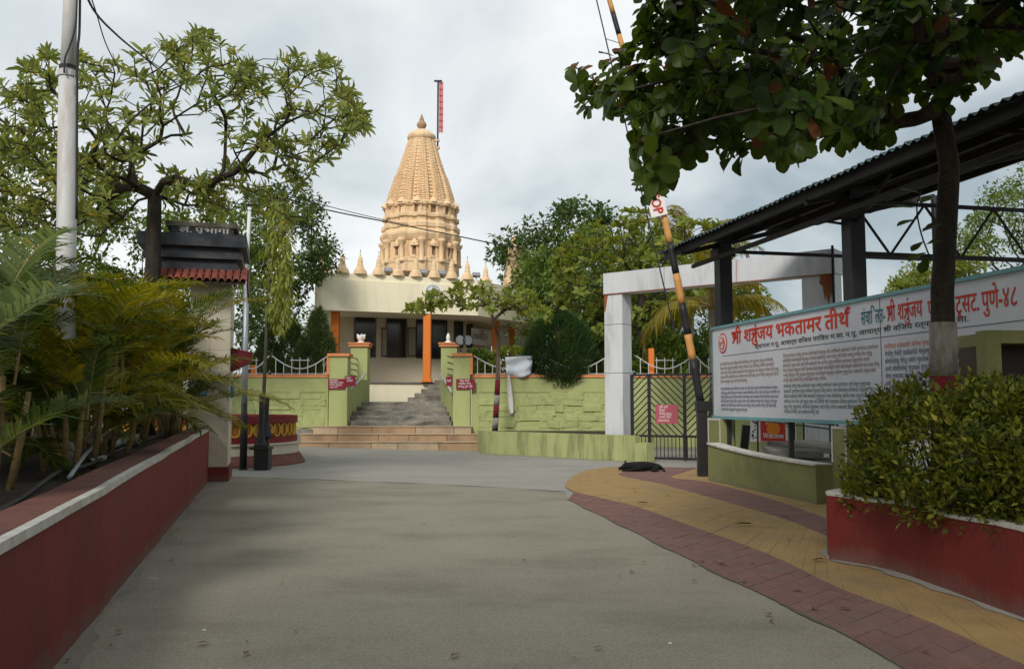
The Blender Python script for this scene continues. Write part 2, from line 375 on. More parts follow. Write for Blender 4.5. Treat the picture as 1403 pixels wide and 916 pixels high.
def line(tokens, bold=0.0, pen=.075):
    """run of lettering; a token is text or ('lig', kind). Returns verts, faces, width"""
    vs_, fs, x = [], [], 0.0
    for t in tokens:
        if isinstance(t, tuple): v, f, W = lig(t[1], pen + bold * 2)
        else:
            v, f = glyphs(t, bold); W = v[:, 0].max() + 0.015
        k = len(vs_); v = v.copy(); v[:, 0] += x; vs_ += v.tolist(); fs += [tuple(i + k for i in q) for q in f]; x += W
        if not isinstance(t, tuple) and t.endswith(' '): x += .22
    return np.array(vs_), fs, x
def put_text(mb, tokens, origin, u, v, width, size, bold=0.0, nrm=None, lift=0.004):
    tv, tf, w = line(tokens, 0.0, .075 + bold); sx = width / w if width else size
    u, v, o = Vector(u), Vector(v), Vector(origin); nn = u.cross(v).normalized(); k = 0
    sh = [(0, 0)] if bold <= 0 else [(-bold, 0), (bold, 0), (0, -bold * .7), (0, bold * .7), (0, 0)]
    for dx, dy in sh:                                  # a heavier pen: the same letters laid slightly apart
        n = nn * (lift + k * .0006); k += 1
        mb.add([o + n + u * ((p[0] + dx) * sx) + v * ((p[1] + dy) * size) for p in tv], tf)
SYL = list('कगचजतदनपबमयरलवसहशणधभ'); MAT_ = ['', '', '', 'ा', 'ी', 'े', 'ु', 'ा', 'ो']
WORDS = []
def word_bank():
    rg = random.Random(3)
    for i in range(26):
        s = ''
        for k in range(rg.randint(2, 5)): s += rg.choice(SYL) + rg.choice(MAT_)
        WORDS.append(glyphs(s, 0.0))
def fine_print(mb, origin, u, v, width, size, seed=0, lift=0.004, fill=1.0):
    """a line of print too small to read"""
    rg = random.Random(seed); u, v, o = Vector(u), Vector(v), Vector(origin); n = u.cross(v).normalized() * lift; x = 0
    while True:
        tv, tf = rg.choice(WORDS); w = tv[:, 0].max() * size * .92
        if x + w > width * fill: break
        mb.add([o + n + u * (x + p[0] * size * .92) + v * (p[1] * size) for p in tv], tf); x += w + size * .25
    return mb
word_bank()
# ================================================================ materials
mat('earth', (.16, .12, .08), (.10, .085, .055), 3, .95, .6, 25)
mat('concrete', (.30, .275, .215), (.25, .228, .176), .8, .88, .6, 90, stain=(.18, .16, .122), sscale=.8, samt=.6, stretch=(.7, 1.1, 1), speck=.2, spscale=60)
mat('forecourt', (.32, .305, .272), (.275, .262, .232), 1.1, .88, .4, 60, stain=(.20, .19, .165), sscale=.7, samt=.55, stretch=(.5, 1.4, 1), speck=.12, spscale=40)
mat('pink_paver', (.225, .118, .10), (.165, .088, .076), 3, .88, .5, 70, stain=(.15, .115, .095), sscale=1.1, samt=.75, speck=.15, spscale=60)
mat('yellow_paver', (.37, .245, .10), (.29, .19, .08), 3, .88, .5, 70, stain=(.21, .165, .11), sscale=.9, samt=.75, speck=.15, spscale=60)
mat('red_paint', (.205, .026, .020), (.16, .021, .017), 2.2, .72, .35, 40, stain=(.10, .03, .026), sscale=1.3, samt=.6, stretch=(1, 1, .5), dust=(.16, .10, .08), dust_h=.42)
mat('pink_coping', (.20, .085, .068), (.15, .062, .05), 5, .88, .5, 40, stain=(.085, .055, .042), sscale=1.8, samt=.75, speck=.2)
mat('white_trim', (.62, .60, .54), (.45, .43, .38), 9, .8, .3, 50, stain=(.25, .22, .18), sscale=6, samt=.7)
mat('soil', (.055, .04, .028), (.03, .022, .016), 9, .95, 1.0, 30)
mat('green_paint', (.41, .445, .195), (.36, .395, .165), 1.2, .8, .25, 30, stain=(.20, .21, .085), sscale=.9, samt=.55, stretch=(1, 1, .45))
mat('green_mossy', (.40, .425, .19), (.32, .345, .14), 1.6, .85, .4, 30, stain=(.09, .09, .045), sscale=1.5, samt=.85, stretch=(2.2, 2.2, .3))
mat('olive_paint_shaded', (.235, .24, .095), (.19, .20, .078), 2, .82, .3, 30, stain=(.11, .11, .055), sscale=1.2, samt=.6, dust=(.16, .14, .10), dust_h=.3)  # olive base colour lowered to take in the shelter's shade on the wall
mat('orange_paint', (.76, .215, .035), (.70, .185, .03), 3, .55, .1, 30)
mat('coping_orange', (.74, .29, .12), (.62, .23, .09), 5, .7, .3, 40, stain=(.35, .18, .1), sscale=3, samt=.5)
mat('cream', (.90, .83, .62), (.86, .79, .58), 1.0, .8, .1, 20, stain=(.60, .53, .37), sscale=1.6, samt=.35, stretch=(1.6, 1.6, .5))
mat('beige_wall', (.68, .60, .45), (.63, .55, .41), 1.5, .85, .1, 20)
mat('tower_stone', (.82, .61, .385), (.73, .52, .31), 1.6, .8, .5, 14, stain=(.44, .29, .165), sscale=1.9, samt=.65, stretch=(1.5, 1.5, .6))
mat('grey_step', (.33, .305, .26), (.15, .138, .115), 2.2, .88, .6, 40, stain=(.055, .05, .04), sscale=1.8, samt=.95, stretch=(1, 1, 2.2), speck=.2, spscale=20)
mat('sandstone', (.44, .29, .17), (.36, .245, .15), 2.5, .85, .4, 40, stain=(.17, .13, .09), sscale=1.3, samt=.75)
mat('sandstone_pale', (.50, .385, .26), (.42, .32, .21), 2.5, .85, .4, 40, stain=(.2, .155, .11), sscale=1.5, samt=.65)
mat('black_metal', (.016, .016, .018), (.028, .027, .028), 6, .45, .1, 60)
mat('dark_steel', (.022, .021, .022), (.035, .03, .028), 5, .6, .2, 60)
mat('dark_glass', (.012, .012, .013), (.02, .018, .018), 2, .12, spec=.5)
mat('dark_wood', (.035, .02, .014), (.05, .03, .02), 8, .5)
mat('shutter', (.30, .27, .20), (.26, .23, .17), 4, .6)
mat('white_enamel', (.72, .73, .74), (.62, .63, .65), 2, .5, stain=(.45, .33, .24), sscale=2.4, samt=.5)
mat('gateway_white', (.62, .635, .66), (.54, .555, .58), 1.5, .55, .15, 30, stain=(.33, .30, .27), sscale=1.5, samt=.75, stretch=(1.6, 1.6, .35))
mat('rust', (.32, .12, .04), (.20, .07, .025), 7, .9, .5, 40)
mat('cream_tile', (.62, .56, .44), (.56, .50, .39), 3, .45, .1, 20, stain=(.38, .33, .25), sscale=1.6, samt=.5)
mat('navy_stone', (.075, .085, .11), (.050, .057, .075), 4, .6, .2, 30, stain=(.20, .19, .175), sscale=2.5, samt=.6)
mat('roof_tile', (.36, .11, .075), (.25, .075, .055), 7, .75, .4, 30, stain=(.13, .07, .05), sscale=3, samt=.6)
mat('maroon', (.16, .012, .018), (.12, .01, .014), 4, .5)
mat('plaque_red', (.24, .018, .040), (.20, .015, .035), 4, .4)
mat('flag_pink', (.62, .25, .24), (.55, .2, .2), 4, .7)
mat('plaque_pink', (.45, .10, .14), (.40, .09, .12), 4, .4)
mat('white_print', (.80, .78, .76), (.74, .72, .70), 4, .6)
mat('sign_white', (.53, .545, .59), (.48, .495, .54), 1.2, .45, .05, 10, stain=(.38, .385, .41), sscale=.8, samt=.5)
mat('teal_edge', (.16, .33, .34), (.11, .25, .27), 3, .6)
mat('print_red', (.52, .045, .025), (.45, .04, .02), 4, .6)
mat('print_orange', (.55, .13, .05), (.48, .11, .04), 4, .6)
mat('print_blue', (.045, .06, .14), (.04, .05, .12), 4, .6)
mat('print_teal', (.03, .17, .21), (.03, .14, .18), 4, .6)
mat('print_green', (.035, .12, .11), (.03, .1, .09), 4, .6)
mat('print_brown', (.24, .12, .10), (.2, .1, .09), 4, .6)
mat('print_dark', (.05, .045, .05), (.04, .04, .04), 4, .6)
mat('bar_yellow', (.62, .32, .10), (.55, .27, .08), 6, .5, stain=(.3, .17, .08), sscale=5, samt=.4)
mat('fence_white', (.60, .62, .64), (.52, .54, .56), 5, .5, stain=(.3, .25, .2), sscale=4, samt=.4)
mat('rail_yellow', (.60, .36, .05), (.50, .28, .04), 6, .55)
mat('rail_orange', (.46, .20, .035), (.36, .14, .03), 9, .7)
mat('rail_red', (.20, .018, .02), (.15, .014, .016), 6, .6, .2, 40)
mat('pole_paint', (.56, .56, .55), (.48, .48, .47), 3, .6, .15, 40, stain=(.27, .16, .10), sscale=1.7, samt=.8, stretch=(2, 2, .35))
mat('recess_shade', (.30, .19, .11), (.24, .15, .085), 5, .85)  # tower stone darkened to paint in the shade of niches and balconies
mat('green_rubble', (.41, .445, .195), (.35, .385, .16), 2.5, .85, 1.0, 9, stain=(.19, .20, .085), sscale=2.2, samt=.7)
mat('galv', (.36, .37, .39), (.27, .30, .34), 4, .45, metal=.5)
mat('cable', (.02, .02, .022), (.03, .03, .03), 3, .6)
mat('pvc', (.33, .36, .37), (.27, .30, .31), 4, .45)
mat('fur', (.005, .0045, .005), (.009, .008, .008), 30, .75, .7, 120)
mat('cloth_white', (.82, .80, .76), (.70, .69, .66), 3, .7, .3, 14)
mat('plastic_blue_white', (.78, .82, .88), (.66, .72, .82), 3, .45, .4, 10)
mat('rubble', (.24, .22, .19), (.15, .14, .12), 6, .9, .8, 20)
mat('poster_red', (.62, .03, .03), (.55, .05, .02), 2, .4)
mat('poster_sun', (.80, .30, .02), (.72, .20, .02), 3, .4)
mat('poster_blue', (.22, .45, .52), (.3, .5, .5), 3, .4)
mat('poster_tan', (.55, .36, .22), (.45, .28, .18), 3, .4)
mat('sheet_dark', (.018, .022, .022), (.028, .034, .034), 4, .6, .2, 30)
mat('sheet_edge', (.14, .24, .25), (.10, .18, .19), 8, .6)
mat('bark_dark', (.055, .043, .032), (.022, .018, .014), 9, .9, 1.0, 22, stretch=(1, 1, .3), speck=.3, spscale=30)
mat('bark_brown', (.10, .075, .052), (.06, .045, .03), 10, .9, 1.0, 30, stretch=(1, 1, .35))
mat('bark_grey', (.16, .14, .11), (.10, .085, .065), 10, .9, .8, 30, stretch=(1, 1, .35))
mat('lime_wash', (.33, .32, .28), (.14, .125, .10), 12, .9, 1.0, 40, stretch=(1, 1, .3))
mat('band_red', (.15, .012, .02), (.10, .01, .014), 10, .9, .5, 40)
mat('palm_stem', (.27, .20, .075), (.16, .11, .045), 6, .7, .4, 30, stretch=(1, 1, 3))
mat('blue_box', (.03, .22, .30), (.03, .18, .25), 4, .5)
leafmat('leaf_almond', (.020, .048, .008), (.085, .125, .016), (.13, .055, .02), .42, .4)
leafmat('leaf_rosette', (.11, .15, .035), (.28, .31, .075), (.42, .37, .06), .45)
leafmat('leaf_dark', (.036, .072, .020), (.095, .145, .036), None, .3)
leafmat('leaf_mid', (.065, .115, .023), (.165, .22, .043), None, .35)
leafmat('leaf_yellowgreen', (.12, .165, .026), (.25, .28, .05), (.30, .27, .05), .4)
leafmat('leaf_pale', (.17, .21, .035), (.27, .30, .06), (.34, .30, .06), .45)
leafmat('leaf_bush', (.026, .062, .018), (.06, .115, .03), None, .25)
leafmat('leaf_hedge', (.035, .062, .010), (.21, .22, .025), (.34, .32, .05), .35, clump=3.5)
leafmat('leaf_cypress', (.05, .085, .030), (.12, .16, .055), (.20, .20, .05), .3)
leafmat('frond_green', (.035, .066, .010), (.12, .155, .02), (.2, .17, .02), .35)
leafmat('frond_yellow', (.12, .14, .016), (.33, .29, .03), (.38, .27, .04), .4)
leafmat('frond_coconut', (.16, .15, .020), (.28, .23, .03), (.30, .20, .04), .4)
leafmat('dead_leaf', (.10, .05, .025), (.16, .075, .035), None, .1)

# ================================================================ ground, road, pavement
MB().add([(-600, -300, -.03), (600, -300, -.03), (600, 900, -.03), (-600, 900, -.03)], [(0, 1, 2, 3)]).struct('ground', 'earth')
def sm(t): t = max(0., min(1., t)); return t * t * (3 - 2 * t)
def zf(x, y): return .26 * sm((-x - .5) / 8) * sm((y - 24) / 8)
g = MB(); nx, ny = 50, 60; x0, x1, y0, y1 = -16., 16., 13., 48.
P = [(x0 + (x1 - x0) * i / nx, y0 + (y1 - y0) * j / ny) for j in range(ny + 1) for i in range(nx + 1)]
g.add([(x, y, -.006 + zf(x, y)) for x, y in P], [(j * (nx + 1) + i, j * (nx + 1) + i + 1, (j + 1) * (nx + 1) + i + 1, (j + 1) * (nx + 1) + i) for j in range(ny) for i in range(nx)])
g.struct('forecourt', 'forecourt', True)
WL = [V(-1.05, -1, 0), gp(75, 916), gp(290, 655)]                       # foot of the left planter wall
wdir = (WL[2] - WL[1]).normalized(); wl_out = V(-wdir.y, wdir.x, 0)      # out of the road, to the left
WL[0] = WL[1] - wdir * 7.5
def g2(pts): return [Vector((p[0], p[1], 0)) for p in pts]
A = g2([(3.0, -2), (2.62, 3), gp(1236, 916), gp(1136, 860), gp(980, 785), gp(850, 720), gp(778, 685)])
B = g2([(4.0, -2), (3.45, 3), gp(1403, 913), gp(1276, 855), gp(1151, 808), gp(1051, 760), gp(950, 723), gp(865, 693), gp(787, 674)])
As, Bs = bez(A, 6), bez(B, 6)
jl = [gp(372, 655), gp(480, 659), gp(600, 664), gp(700, 669), gp(775, 674)]
road = MB()
poly = [WL[0] + wl_out * .1, *[p for p in As], *reversed(jl), gp(300, 652), WL[2] + wl_out * .1]
road.prism([(p.x, p.y) for p in poly], -.05, .012)
road.struct('road', 'concrete')
def resample(pl, n):
    L = [0]
    for i in range(1, len(pl)): L.append(L[-1] + (pl[i] - pl[i - 1]).length)
    out = []
    for k in range(n + 1):
        s = L[-1] * k / n; i = 1
        while i < len(L) - 1 and L[i] < s: i += 1
        f = (s - L[i - 1]) / max(1e-9, L[i] - L[i - 1]); out.append(pl[i - 1].lerp(pl[i], min(1, f)))
    return out
def pave(name, ea, eb, rows, cols, m, base_m):
    ra, rb = resample(ea, rows), resample(eb, rows)
    bed = MB()
    for i in range(rows): bed.add([ra[i] + V(0, 0, .004), rb[i] + V(0, 0, .004), rb[i + 1] + V(0, 0, .004), ra[i + 1] + V(0, 0, .004)], [(0, 1, 2, 3)])
    o = bed.struct(name, base_m); OFF[o.name] = V(0, 0, 0)
    for i in range(rows):
        sh = .5 if i % 2 else 0
        for c in range(cols + (1 if i % 2 else 0)):
            f0, f1 = max(0, (c - sh) / cols), min(1, (c + 1 - sh) / cols)
            q = [ra[i].lerp(rb[i], f0), ra[i].lerp(rb[i], f1), ra[i + 1].lerp(rb[i + 1], f1), ra[i + 1].lerp(rb[i + 1], f0)]
            cc = (q[0] + q[1] + q[2] + q[3]) / 4; h = .018 + random.uniform(-.0025, .0025)
            q = [cc + (p - cc) * (1 - .003 / max(.05, (p - cc).length)) for p in q]; t = [cc + (p - cc) * .985 for p in q]
            vv = [(*p.xy, .0) for p in q] + [(*p.xy, h - .003) for p in q] + [(*p.xy, h) for p in t]
            fs = [(8, 9, 10, 11)] + [(a + k, a + (k + 1) % 4, a + 4 + (k + 1) % 4, a + 4 + k) for a in (0, 4) for k in range(4)]
            s2 = (q[1] - q[0]).cross(q[3] - q[0]).z
            if s2 < 0: fs = [tuple(reversed(f)) for f in fs]
            mesh_obj('paver', vv, fs, m, o)
    return o
C = bez(g2([(5.0, 3), (4.12, 5.3), (3.72, 8.2), gp(1091, 718), gp(1000, 690), gp(910, 665), gp(850, 652), (2.62, 20.2), (3.3, 21.6)]), 6)
D = bez(g2([(4.15, 9.5), (4.28, 12), gp(1051, 683), gp(970, 661), gp(920, 655), (3.75, 19.6), (4.5, 21.3)]), 6)
EE = g2([(5.2, 9.5), (5.6, 12), (5.2, 14.2), (4.25, 18.0), (4.5, 19.2), (5.4, 20.8)])
B2 = bez(B + g2([gp(776, 661), gp(803, 645), gp(850, 639)]), 6)
pave('pink_pavement', As, bez(B, 6), 70, 4, 'pink_paver', 'pink_paver')
pave('yellow_pavement', B2, C, 84, 3, 'yellow_paver', 'yellow_paver')
Cc = [p for p in C if p.y > 9.3]
pave('inner_pink_pavement', Cc, D, 46, 3, 'pink_paver', 'pink_paver')
pave('inner_yellow_pavement', D, EE, 40, 3, 'yellow_paver', 'yellow_paver')
# dust and grit gathered along edges
mat('grit', (.17, .15, .115), (.11, .095, .072), 14, .95, .8, 90, speck=.3)
mat('pale_dust', (.27, .245, .20), (.215, .195, .158), 9, .95, .6, 90, speck=.2)
def edge_strip(pl, n, w0, w1, side, z, m):
    q = resample(pl, n); mb = MB(); wd_ = [w0 + (w1 - w0) * max(0, math.sin(i * .37) * .5 + .5 * random.random()) for i in range(n + 1)]
    for i in range(n):
        d = (q[i + 1] - q[i]).normalized(); o = V(-d.y, d.x, 0) * side
        mb.add([q[i] + V(0, 0, z), q[i + 1] + V(0, 0, z), q[i + 1] + o * wd_[i + 1] + V(0, 0, z), q[i] + o * wd_[i] + V(0, 0, z)], [(0, 1, 2, 3) if side > 0 else (3, 2, 1, 0)])
    tag(mb.build('grit', m, None, False, (0, 0, 0)), kind='stuff')
def crack(pa, pb, n, w):
    a, b = gp(*pa), gp(*pb); mb = MB(); off = 0; pts = []
    for i in range(n + 1):
        off = off * .8 + random.gauss(0, .05); d = (b - a).normalized(); pts.append(a.lerp(b, i / n) + V(-d.y, d.x, 0) * off + V(0, 0, .0165))
    for i in range(n):
        d = (pts[i + 1] - pts[i]).normalized(); o = V(-d.y, d.x, 0) * w * random.uniform(.3, 1)
        mb.add([pts[i] - o, pts[i + 1] - o, pts[i + 1] + o, pts[i] + o], [(0, 1, 2, 3)])
    tag(mb.build('crack', 'soil', None, False, (0, 0, 0)), kind='stuff')
crack((430, 672), (640, 668), 40, .008)
edge_strip([WL[0], WL[2]], 150, .03, .17, -1, .0165, 'pale_dust')
edge_strip(As, 170, .012, .055, 1, .0215, 'grit')
edge_strip(list(reversed(jl)), 70, .015, .09, 1, .0165, 'grit')
# concrete apron at the foot of the right planter

# ================================================================ left planter wall
t = thing('planter_wall', WL[1], 'long red painted planter wall holding the palms, with white edge line', 'wall')
H0, H1 = .86, 1.10
def wall_z(s): return H0 + (H1 - H0) * s
Lw = (WL[2] - WL[0]).length; N = 24
def strip(off0, off1, zb, zt, name, m):
    mb = MB(); vs_ = []
    for i in range(N + 1):
        s = i / N; c = WL[0].lerp(WL[2], s); wob = .008 * math.sin(i * 1.7) + .006 * math.sin(i * 3.1)
        zz = .935 + max(0, (c.y - 5.25)) / 13 * .165
        a, b = c + wl_out * (off0 + wob), c + wl_out * (off1 + wob)
        b0 = zb if zb == 0 else zz + zb
        vs_ += [(a.x, a.y, b0), (a.x, a.y, zz + zt), (b.x, b.y, zz + zt), (b.x, b.y, b0)]
    fs = []
    for i in range(N):
        for k in range(4): fs.append((i * 4 + k, i * 4 + (k + 1) % 4, (i + 1) * 4 + (k + 1) % 4, (i + 1) * 4 + k))
    fs += [(3, 2, 1, 0), tuple(N * 4 + k for k in range(4))]
    fs = [tuple(reversed(f)) for f in fs]
    mb.add(vs_, fs); return mb.build(name, m, t)
strip(0, .34, 0, -.035, 'wall', 'red_paint')
strip(.052, .345, -.035, 0.0, 'coping', 'pink_coping')
strip(-.014, .05, -.05, .006, 'edge_line', 'white_trim')
so = MB(); a, b = WL[0] + wl_out * .32, WL[2] + wl_out * .32; rows = 34
for j in range(rows + 1):
    for i in range(12):
        c = a.lerp(b, j / rows) + wl_out * (i * .27); so.v.append((c.x, c.y, .86 + max(0, c.y - 5.25) / 13 * .15 + random.uniform(-.03, .05)))
so.f = [(j * 12 + i, (j + 1) * 12 + i, (j + 1) * 12 + i + 1, j * 12 + i + 1) for j in range(rows) for i in range(11)]
so.struct('planting_soil', 'soil', True)
def soil_z(p): return .86 + max(0, p.y - 5.25) / 13 * .15
# retaining kerb on the far side of the bed
kb = MB(); a, b = WL[0] + wl_out * 3.3, WL[2] + wl_out * 3.3
kb.prism([(a.x, a.y), (b.x, b.y), (b + wl_out * .2).xy[:], (a + wl_out * .2).xy[:]], 0, 1.05)
kb.one('bed_kerb', 'white_trim', 'low pale kerb along the far side of the palm bed', 'kerb')
# pavement beyond the palms
MB().add([(-40, -5, -.012), (-7.2, -5, -.012), (-11, 22, -.012), (-40, 22, -.012)], [(0, 1, 2, 3)]).struct('side_pavement', 'forecourt')

# ================================================================ right planter wall
RW = [V(6.2, -1, 0), V(5.2, 2.2, 0), V(4.25, 4.7, 0), gp(1403, 850), gp(1290, 808), gp(1215, 782), gp(1136, 768), V(3.55, 9.6, 0), V(5.3, 10.6, 0)]
RW[2] = RW[3] + (RW[3] - RW[4]).normalized() * 1.6 + V(.12, 0, 0)
t = thing('planter_wall', RW[6], 'short red planter wall with white top edge in front of the hedge', 'wall')
def ribbon(pts, w, zb, zt, name, m, par, grow_=0.0):
    """wall along pts, thickness to the right-hand side"""
    n = len(pts); outs = []
    for i in range(n):
        d = (pts[min(i + 1, n - 1)] - pts[max(i - 1, 0)]).normalized(); outs.append(V(d.y, -d.x, 0))
    vs_ = []
    for i in range(n):
        a, b = pts[i] - outs[i] * grow_, pts[i] + outs[i] * (w + grow_); z1 = zt[i] if isinstance(zt, list) else zt; z0 = zb[i] if isinstance(zb, list) else zb
        vs_ += [(a.x, a.y, z0), (b.x, b.y, z0), (b.x, b.y, z1), (a.x, a.y, z1)]
    fs = []
    for i in range(n - 1):
        for k in range(4): fs.append((i * 4 + k, (i + 1) * 4 + k, (i + 1) * 4 + (k + 1) % 4, i * 4 + (k + 1) % 4))
    fs += [(0, 1, 2, 3), tuple((n - 1) * 4 + k for k in (3, 2, 1, 0))]
    return MB().add(vs_, fs).build(name, m, par)
rwp = bez(RW[:7], 5) + bez(RW[6:], 4)[1:]
zt = [.672 + .012 * math.sin(i * .9) for i in range(len(rwp))]
ribbon(rwp, .2, 0, [z - .03 for z in zt], 'wall', 'red_paint', t)
ribbon(rwp, .2, [z - .03 for z in zt], zt, 'edge_line', 'white_trim', t, .008)
rc_ = resample(rwp, 40); inner = []
for i in range(41):
    d = (rc_[min(i + 1, 40)] - rc_[max(i - 1, 0)]).normalized(); inner.append(rc_[i] + V(d.y, -d.x, 0) * .15)
sp = MB(); inner = inner + [V(7.5, 10.8, 0), V(8, -1, 0)]
sp.prism([(p.x, p.y) for p in inner], .5, .6)
sp.struct('hedge_soil', 'soil')
ap = MB(); apn = [p for p in rwp if p.y > 3]
ra = resample(apn, 40)
for i in range(40):
    w0 = .10 + .07 * math.sin(i * 1.3) * math.sin(i * .7 + 1); w1 = .10 + .07 * math.sin((i + 1) * 1.3) * math.sin((i + 1) * .7 + 1)
    d = (ra[i + 1] - ra[i]).normalized(); o = V(-d.y, d.x, 0)
    ap.add([ra[i] + V(0, 0, .024), ra[i + 1] + V(0, 0, .024), ra[i + 1] + o * w1 + V(0, 0, .024), ra[i] + o * w0 + V(0, 0, .024)], [(3, 2, 1, 0)])
ap.struct('mortar_apron', 'forecourt')
# ================================================================ temple compound: walls, stairs
YW = 31.0
def X_(px, Y=YW): return at(px, 515, Y).x
def Z_(py, Y=YW): return at(701, py, Y).z
ZT = Z_(517)                                   # top of the compound wall
def stones(parent, xa, xb, za, zb, y, m, rowh=.19, wmin=.25, wmax=.85):
    """painted rubble facing, stone by stone"""
    z = za
    while z < zb - .06:
        h = min(random.uniform(.75, 1.25) * rowh, zb - z); x = xa
        if zb - (z + h) < .08: h = zb - z
        while x < xb - .03:
            w = min(random.uniform(wmin, wmax), xb - x)
            if xb - (x + w) < .12: w = xb - x
            g_ = -.012; j = lambda k: random.uniform(-k, k)
            d = random.uniform(.016, .075); b = .03
            o = [(x + g_ + j(.012), z + g_ + j(.03)), (x + w - g_ + j(.012), z + g_ + j(.03)), (x + w - g_ + j(.015), z + h - g_ + j(.03)), (x + g_ + j(.015), z + h - g_ + j(.03))]
            cx, cz = x + w / 2, z + h / 2
            def sh(k): return [(cx + (p[0] - cx) * k, cz + (p[1] - cz) * k) for p in o]
            vv = [(p[0], y, p[1]) for p in o] + [(p[0], y - d * .7, p[1]) for p in sh(.97)] + [(p[0], y - d + j(.008), p[1]) for p in sh(.80)]
            fs = [(8, 9, 10, 11)] + [(a + k, a + (k + 1) % 4, a + 4 + (k + 1) % 4, a + 4 + k) for a in (0, 4) for k in range(4)]
            mesh_obj('stone', vv, fs, m, parent); x += w
        z += h
def compound_wall(xa, xb, label, za=0.0, panels=None, y=YW):
    t = thing('compound_wall', (xa, y, 0), label, 'wall')
    MB().bbox(xa, xb, y + .05, y + .35, 0, ZT).build('backing', 'green_paint', t)
    zc = Z_(537, y)
    MB().bbox(xa, xb, y, y + .048, zc, ZT).build('upper_band', 'green_paint', t)
    pa, pb = panels
    st = MB()
    if pa - xa > .05: st.bbox(xa, pa, y + .004, y + .048, 0, zc - .003)
    if xb - pb > .05: st.bbox(pb, xb, y + .004, y + .048, 0, zc - .003)
    if st.v: st.build('end_strip', 'green_paint', t)
    stones(t, pa, pb, .3, zc - .01, y + .05, 'green_rubble')
    MB().bbox(xa - .02, xb + .02, y - .04, y + .39, ZT + .002, ZT + .10).build('coping', 'coping_orange', t)
    return t
xl0, xl1 = X_(300), X_(450); xr0, xr1 = X_(646), X_(836)
compound_wall(xl0, xl1, 'green rubble-faced compound wall with orange coping beside the round red railing', panels=(xl0, X_(446)))
compound_wall(xr0, xr1, 'green rubble-faced compound wall with orange coping behind the young tree with bandaged trunk', panels=(X_(656), xr1 - .05))
xg0, xg1 = xr1 + .02, X_(1075, 31)
tg = thing('compound_wall', (xg0, YW, 0), 'green compound wall with orange coping seen through the chevron gate', 'wall')
MB().bbox(xg0, xg1, YW + .1, YW + .4, 0, ZT).build('backing', 'green_paint', tg)
MB().bbox(xg0, xg1, YW + .05, YW + .45, ZT + .002, ZT + .1).build('coping', 'coping_orange', tg)
# gate piers
def pier(pxa, pxb, Y, dep, ztop, label, cap=True, edge=None):
    xa, xb = X_(pxa, Y), X_(pxb, Y)
    t = thing('gate_pier', ((xa + xb) / 2, Y, 0), label, 'pier', 'green piers of the temple stairway')
    MB().bbox(xa, xb, Y, Y + dep, 0, ztop - .16).build('shaft', 'green_paint', t)
    c = MB().bbox(xa - .07, xb + .07, Y - .07, Y + dep + .07, ztop - .158, ztop - .06)
    c.bbox(xa - .1, xb + .1, Y - .1, Y + dep + .1, ztop - .058, ztop) if cap else None
    c.build('cap', 'coping_orange' if not cap else 'coping_orange', t)
    if edge is not None:
        e0, e1 = (xa - .09, xa - .004) if edge < 0 else (xb + .004, xb + .09)
        MB().bbox(e0, e1, Y - .02, Y + dep * .6, ZT + .105, ztop - .16).build('edge_trim', 'coping_orange', t)
    return t
PY2 = 33.5
pier(451, 476, YW - .15, .6, Z_(482, YW), 'low green pier with orange top and edge left of the stairway', False, -1)
pier(621, 644, YW - .15, .6, Z_(482, YW), 'low green pier with orange top and edge right of the stairway', False, 1)
pier(480, 503, PY2, .62, Z_(469, PY2), 'tall green pier with stepped orange cap left of the stairway')
pier(604, 626, PY2, .62, Z_(469, PY2), 'tall green pier with stepped orange cap right of the stairway')
def wing(pa, pb, sgn, label):
    a, b = V(X_(pa, YW + .46), YW + .46, 0), V(X_(pb, PY2), PY2, 0); o = V(-sgn * .22, 0, 0)
    w = MB().prism([(a.x, a.y), (b.x, b.y), (b.x + o.x, b.y), (a.x + o.x, a.y)], 0, ZT - .02)
    w.one('wing_wall', 'green_paint', label, 'wall')
wing(474, 503, 1, 'green side wall of the stairway below the left handrail')
wing(621, 604, -1, 'green side wall of the stairway below the right handrail')
def rail(p, q, label):
    t = thing('handrail', p, label, 'handrail', 'stairway handrails')
    MB().tube([p, q], .035, 10).build('rail', 'fence_white', t, True)
    for f in (.12, .88):
        c = p.lerp(q, f); s = 1 if label.endswith('left wing wall') else -1
        MB().tube([c, c + V(-s * .12, .0, -.03)], .014, 6).build('bracket', 'fence_white', t)
rail(at(472, 539, YW + .3) + V(.06, 0, 0), at(500, 511, PY2 - .3) + V(.06, 0, 0), 'pale sloping handrail fixed to the left wing wall')
rail(at(622, 538, YW + .3) + V(-.06, 0, 0), at(605, 511, PY2 - .3) + V(-.06, 0, 0), 'pale sloping handrail fixed to the right wing wall')
for pa, pb, lab in ((475, 489, 'dark horizontal bars between the left low and tall piers'), (613, 624, 'dark horizontal bars between the right low and tall piers')):
    a, b = V(X_(pa, YW + .4), YW + .47, 0), V(X_(pb, PY2), PY2 + .1, 0)
    t = thing('side_railing', V(a.x, a.y, ZT), lab, 'railing', 'railings beside the stairway')
    for k in range(4):
        z = ZT + .12 + k * .22; MB().tube([a + V(0, 0, z), b + V(0, 0, z)], .02, 6).build('bar', 'black_metal', t)
